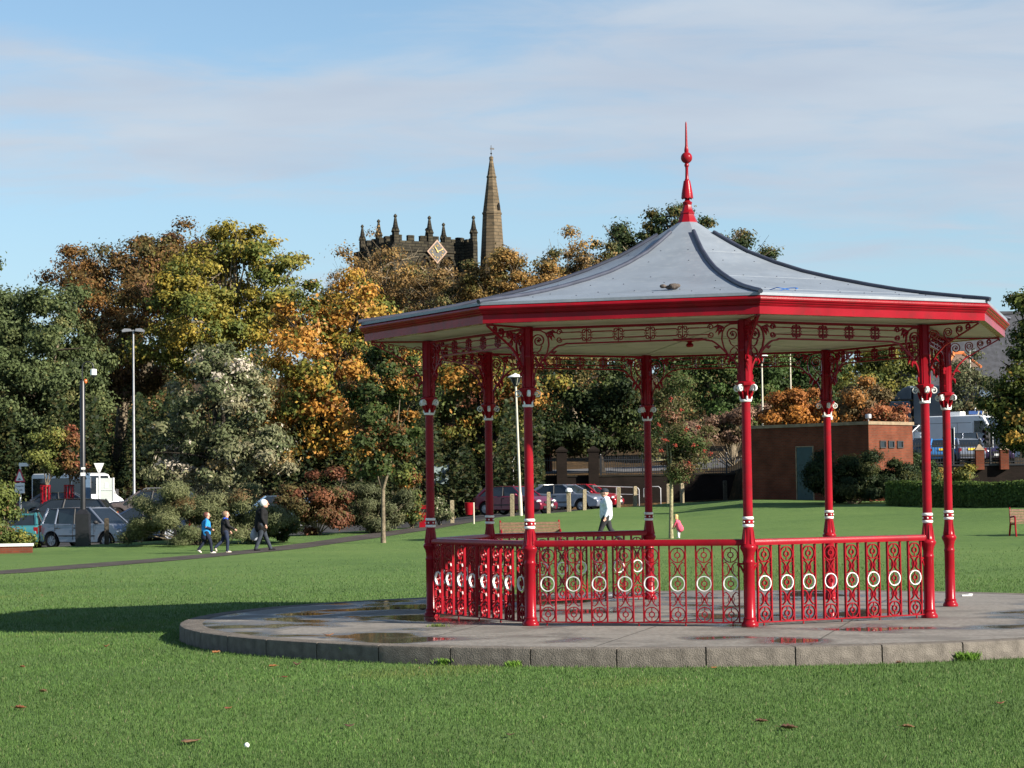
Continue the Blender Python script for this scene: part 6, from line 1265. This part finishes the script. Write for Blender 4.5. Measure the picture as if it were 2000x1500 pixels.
# ------------------------------------------------------------------ small things lying about
def on_ground(px, py):
    lo_, hi_ = 12.0, 118.0
    for i in range(40):
        m_ = (lo_ + hi_) / 2; p = at(px, py, m_)
        if p.z > ground(p.x, m_): lo_ = m_
        else: hi_ = m_
    p = at(px, py, lo_); return V(p.x, lo_, ground(p.x, lo_))
LEAFCOL = [(.16, .05, .022), (.15, .08, .035), (.085, .04, .022), (.22, .09, .03)]
lm_ = [pm('fallen_leaf_%s' % n_, c, .7, .3, 30) for n_, c in zip(('russet', 'tan', 'brown', 'orange'), LEAFCOL)]
def fallen_leaf(label, p, size, rz, mi, curl, elong=1.0):
    pts = []
    n = 10; prof_ = [(0, .02), (.12, .30), (.25, .42), (.33, .28), (.45, .46), (.6, .30), (.72, .36), (.86, .14), (1, .01)]
    v = []; f = []
    for x, w in prof_:
        for t in (-1, -.4, 0, .4, 1):
            z = curl * (abs(t) ** 1.5 * w * .9 + (x - .5) ** 2 * .5) + .02 * math.sin(9 * x + 4 * t)
            v.append(((x - .5) * elong, t * w, z))
    for i in range(len(prof_) - 1):
        for j in range(4): f.append((i * 5 + j, (i + 1) * 5 + j, (i + 1) * 5 + j + 1, i * 5 + j + 1))
    mb = MB(); mb.add([(x * size, y * size, z * size) for x, y, z in v], f); mb.tube([(-.5 * size * elong, 0, .1 * size), (-.8 * size * elong, .05 * size, .16 * size)], .012 * size, 5)
    o = mb.build('fallen_leaf', lm_[mi], None, 60, (p.x, p.y, p.z + .022), rz); o.modifiers.new('thick', 'SOLIDIFY').thickness = .0015
    return tag(o, label, 'leaf', 'fallen leaves')
FL = [(207, 1267, .13, 0, 'reddish fallen leaf alone on the grass left of the platform'), (421, 1279, .13, 3, 'orange fallen leaf right under the left end of the kerb'), (532, 1306, .12, 3, 'pale orange fallen leaf left of the dark brown one below the kerb'), (580, 1303, .14, 2, 'dark brown curled leaf below the kerb left of the grass tuft'), (556, 1327, .09, 0, 'small reddish leaf just below the pair under the kerb'), (375, 1454, .19, 1, 'long tan leaf near the bottom edge left of the white ball'), (682, 1424, .13, 2, 'brown curled leaf at the bottom centre left of the grass'), (997, 1441, .09, 2, 'small dark leaf low in the middle of the foreground'), (1488, 1415, .13, 2, 'brown leaf left of the larger curled leaf in the right foreground'), (1541, 1428, .17, 2, 'largest curled brown leaf in the right foreground'), (1773, 1426, .13, 1, 'tan leaf standing on edge in the right foreground'), (1394, 1309, .08, 3, 'tiny orange leaf right below the front kerb'), (40, 1388, .13, 0, 'russet leaf near the bottom left edge'), (83, 1356, .10, 1, 'small tan leaf above the russet one at bottom left'), (445, 1389, .10, 0, 'flat russet leaf right of centre in the left foreground'), (44, 1307, .08, 0, 'little red leaf near the left edge below the roof shadow'), (1755, 1299, .08, 2, 'small brown leaf below the right part of the kerb'), (1953, 1379, .11, 0, 'flat reddish leaf near the right edge of the grass')]
for i, (px, py, s_, mi, lab) in enumerate(FL): fallen_leaf(lab, on_ground(px, py), s_ * .85, random.uniform(0, 6.28), mi, random.uniform(.4, 1.1) if s_ < .18 else .3, 1.5 if s_ > .18 else 1.0)
def on_plat(px, py):
    Y = (CH - PT) * F / (py - hor(px)); p = at(px, py, Y); return V(p.x, p.y, PT)
for px, py, s_, mi, lab in ((641, 1244, .16, 3, 'orange leaf lying in the puddle on the left of the platform'), (826, 1193, .13, 2, 'brown leaf by the foot of the left bandstand column'), (800, 1192, .14, 1, 'tan leaf in the dark puddle behind the left column'), (777, 1191, .12, 2, 'brown leaf farthest left in the puddle behind the left column')): fallen_leaf(lab, on_plat(px, py), s_, random.uniform(0, 6), mi, .5)
p = on_ground(482, 1463); mb = MB(); mb.ball((0, 0, 0), .021, 16); tag(mb.build('golf_ball', M['signw'], None, 60, (p.x, p.y, p.z + .03)), 'small white ball lying in the foreground grass', 'ball')
p = on_plat(1888, 1163); mb = MB(); mb.box((0, 0, .01), (.16, .1, .02)); mb.box((.05, .03, .025), (.08, .07, .015), 0, .6); tag(mb.build('litter', M['signw'], None, None, (p.x, p.y, PT)), 'scrap of white paper lying on the platform at the far right', 'litter')
p = on_plat(865, 1223)
# debris lying on the roof
def roof_pt(px, py):
    best = None
    for Y in np.arange(28.5, 33.5, .02):
        q = at(px, py, Y); dx, dy = q.x - PX, q.y - PY; a = math.atan2(dy, dx) - TH; a = (a % (pi / 4)) - pi / 8; rr_ = math.hypot(dx, dy) * math.cos(a) / math.cos(pi / 8)
        if rr_ > 4.79: continue
        z = np.interp(rr_, [t[0] for t in RP], [t[1] for t in RP]) + PT
        if q.z <= z: return V(q.x, q.y, z)
    return V(PX, PY - 4, 4.4)
p = roof_pt(1315, 566); f = Flesh(); rb = random.Random(9)
for i in range(16): f.ell(V(rb.gauss(0, .06), rb.gauss(0, .04), .03 + rb.random() * .03), (.045, .04, .028))
o = f.build('moss_clump', pm('dead_moss', (.09, .075, .065), .95, .4, 40, .8, 60), None, .01, 1); o.location = p; tag(o, 'grey brown clump of moss lying on the bandstand roof', 'moss')
p = roof_pt(1530, 568); mb = MB(); mb.tube([(.16 * math.cos(t) * (1 + .3 * math.sin(3 * t)), .07 * math.sin(t), .02 + .02 * math.sin(2 * t)) for t in [i * .32 for i in range(17)]], .006, 5); tag(mb.build('loose_cord', pm('blue_cord_nylon', (.02, .12, .40), .5), None, 60, p), 'loop of blue cord lying on the right roof slope', 'cord')
# ------------------------------------------------------------------ grass blades and tufts
M['grass'] = leaf_mat('grass_blades', .3)
def blades(name, X, Yv, Z, hgt, wid, cols, leanf=.6):
    n = len(X); a = rng.uniform(0, 2 * pi, n); h = hgt * rng.uniform(.55, 1.3, n); w = wid * rng.uniform(.7, 1.3, n); l = h * rng.uniform(.1, 1.0, n) * leanf; b = rng.uniform(0, 2 * pi, n)
    v = np.empty((n, 4, 3)); ca, sa = np.cos(a), np.sin(a); cb_, sb_ = np.cos(b), np.sin(b)
    v[:, 0] = np.c_[X - ca * w, Yv - sa * w, Z - .004]; v[:, 1] = np.c_[X + ca * w, Yv + sa * w, Z - .004]
    v[:, 2] = np.c_[X + ca * w * .6 + cb_ * l * .35, Yv + sa * w * .6 + sb_ * l * .35, Z + h * .6]; v[:, 3] = np.c_[X + cb_ * l, Yv + sb_ * l, Z + h]
    me = bpy.data.meshes.new(name); me.vertices.add(4 * n); me.vertices.foreach_set('co', v.reshape(-1).astype(np.float32))
    me.loops.add(6 * n); base = np.arange(n)[:, None] * 4; idx = np.concatenate([base + np.array([0, 1, 2]), base + np.array([0, 2, 3])], 1); me.loops.foreach_set('vertex_index', idx.reshape(-1).astype(np.int32))
    me.polygons.add(2 * n); me.polygons.foreach_set('loop_start', np.arange(0, 6 * n, 3, dtype=np.int32))
    try: me.polygons.foreach_set('loop_total', np.full(2 * n, 3, dtype=np.int32))
    except Exception: pass
    at_ = me.attributes.new('leaf_colour', 'FLOAT_COLOR', 'FACE'); at_.data.foreach_set('color', np.repeat(np.c_[cols, np.ones(n)], 2, 0).reshape(-1).astype(np.float32))
    me.materials.append(M['grass']); me.update(calc_edges=True); return link(name, me)
GP = [((.068, .131, .032), 5), ((.083, .150, .037), 4), ((.053, .106, .027), 3), ((.125, .185, .056), 1.0), ((.19, .185, .10), .3)]
def scatter(n, y0, y1):
    u = rng.random(n); Yv = y0 * (y1 / y0) ** u; X = rng.uniform(-.245, .245, n) * Yv * 1.06; return X, Yv
n = NGRASS; X, Yv = scatter(n, 15.2, 92); k = (np.hypot(X - PCX, Yv - PCY) > PR + .02) & (Yv < np.interp(1000 + F * X / Yv, *EDGE) - .4)
for pa, pb in zip(ppts[:-1], ppts[1:]):
    ax, ay = pb[0] - pa[0], pb[1] - pa[1]; l2 = ax * ax + ay * ay; tt = np.clip(((X - pa[0]) * ax + (Yv - pa[1]) * ay) / l2, 0, 1); k &= np.hypot(X - pa[0] - tt * ax, Yv - pa[1] - tt * ay) > .84
# tussocks: density varies in patches
pn_ = .5 + .25 * np.sin(X * 2.1 + 1.7 * np.sin(Yv * 1.3)) + .25 * np.sin(Yv * 1.9 + 2.2 * np.sin(X * .9 + 1)); k &= rng.random(n) < (.55 + .45 * pn_) * np.clip((70 - Yv) / 38, 0, 1) ** 1.4; X, Yv, pn_ = X[k], Yv[k], pn_[k]
big = np.sin(X * .55 + 2.1 * np.sin(Yv * .31 + .7)) + np.sin(Yv * .83 + 1.6 * np.sin(X * .42)) + .7 * np.sin(X * 1.7 - Yv * 1.1); bare = np.clip(big - 1.55, 0, 1)[:, None]
cols = palette(GP, len(X)) * (1 - bare * np.array([-.25, .12, .1])) * (1 + .07 * big)[:, None] * (.86 + .28 * pn_)[:, None] * rng.uniform(.8, 1.2, (len(X), 1)); Z = ground_np(X, Yv)
g_ = blades('grass', X, Yv, Z, .030 * np.minimum(1.2, 1 + (Yv - 16) * .008), .0019 * (Yv / 15) ** .9, cols); tag(g_, 'short green grass blades of the foreground lawn', 'grass', None, 'stuff')
def tuft(label, px, ang, size, n):
    a = R(ang) if px is None else None
    p = on_ground(*px) if px else V(PCX + (PR + .05) * math.cos(a), PCY + (PR + .05) * math.sin(a), 0)
    X = rng.normal(0, size * .55, n); Y = rng.normal(0, size * .28, n); cols = palette([((.12, .24, .03), 4), ((.16, .28, .045), 3), ((.08, .15, .025), 2)], n)
    o = blades('grass_tuft', X, Y, np.zeros(n), size * .75, .003, cols, .9); o.location = p; tag(o, label, 'grass tuft', 'tufts at the foot of the kerb')
tuft('bright tuft of long grass against the shaded left part of the kerb', (745, 1290), 0, .22, 620); tuft('low weed tuft at the kerb joint right of the brightest tuft', (876, 1299), 0, .10, 420); tuft('small tuft under the kerb below the front left column', (1003, 1303), 0, .09, 180); tuft('bright tuft at the foot of the kerb on the far right', (1886, 1291), 0, .13, 340); tuft('tiny tuft between the first two kerb tufts', (820, 1297), 0, .07, 120)
p = on_plat(855, 1222); X = rng.normal(0, .07, 160); Y = rng.normal(0, .03, 160); o = blades('weed_tuft', X, Y, np.zeros(160), .035, .004, palette([((.12, .17, .04), 3), ((.16, .17, .05), 2)], 160), .9); o.location = p; tag(o, 'patch of moss and weed at the foot of the front left column', 'weed')
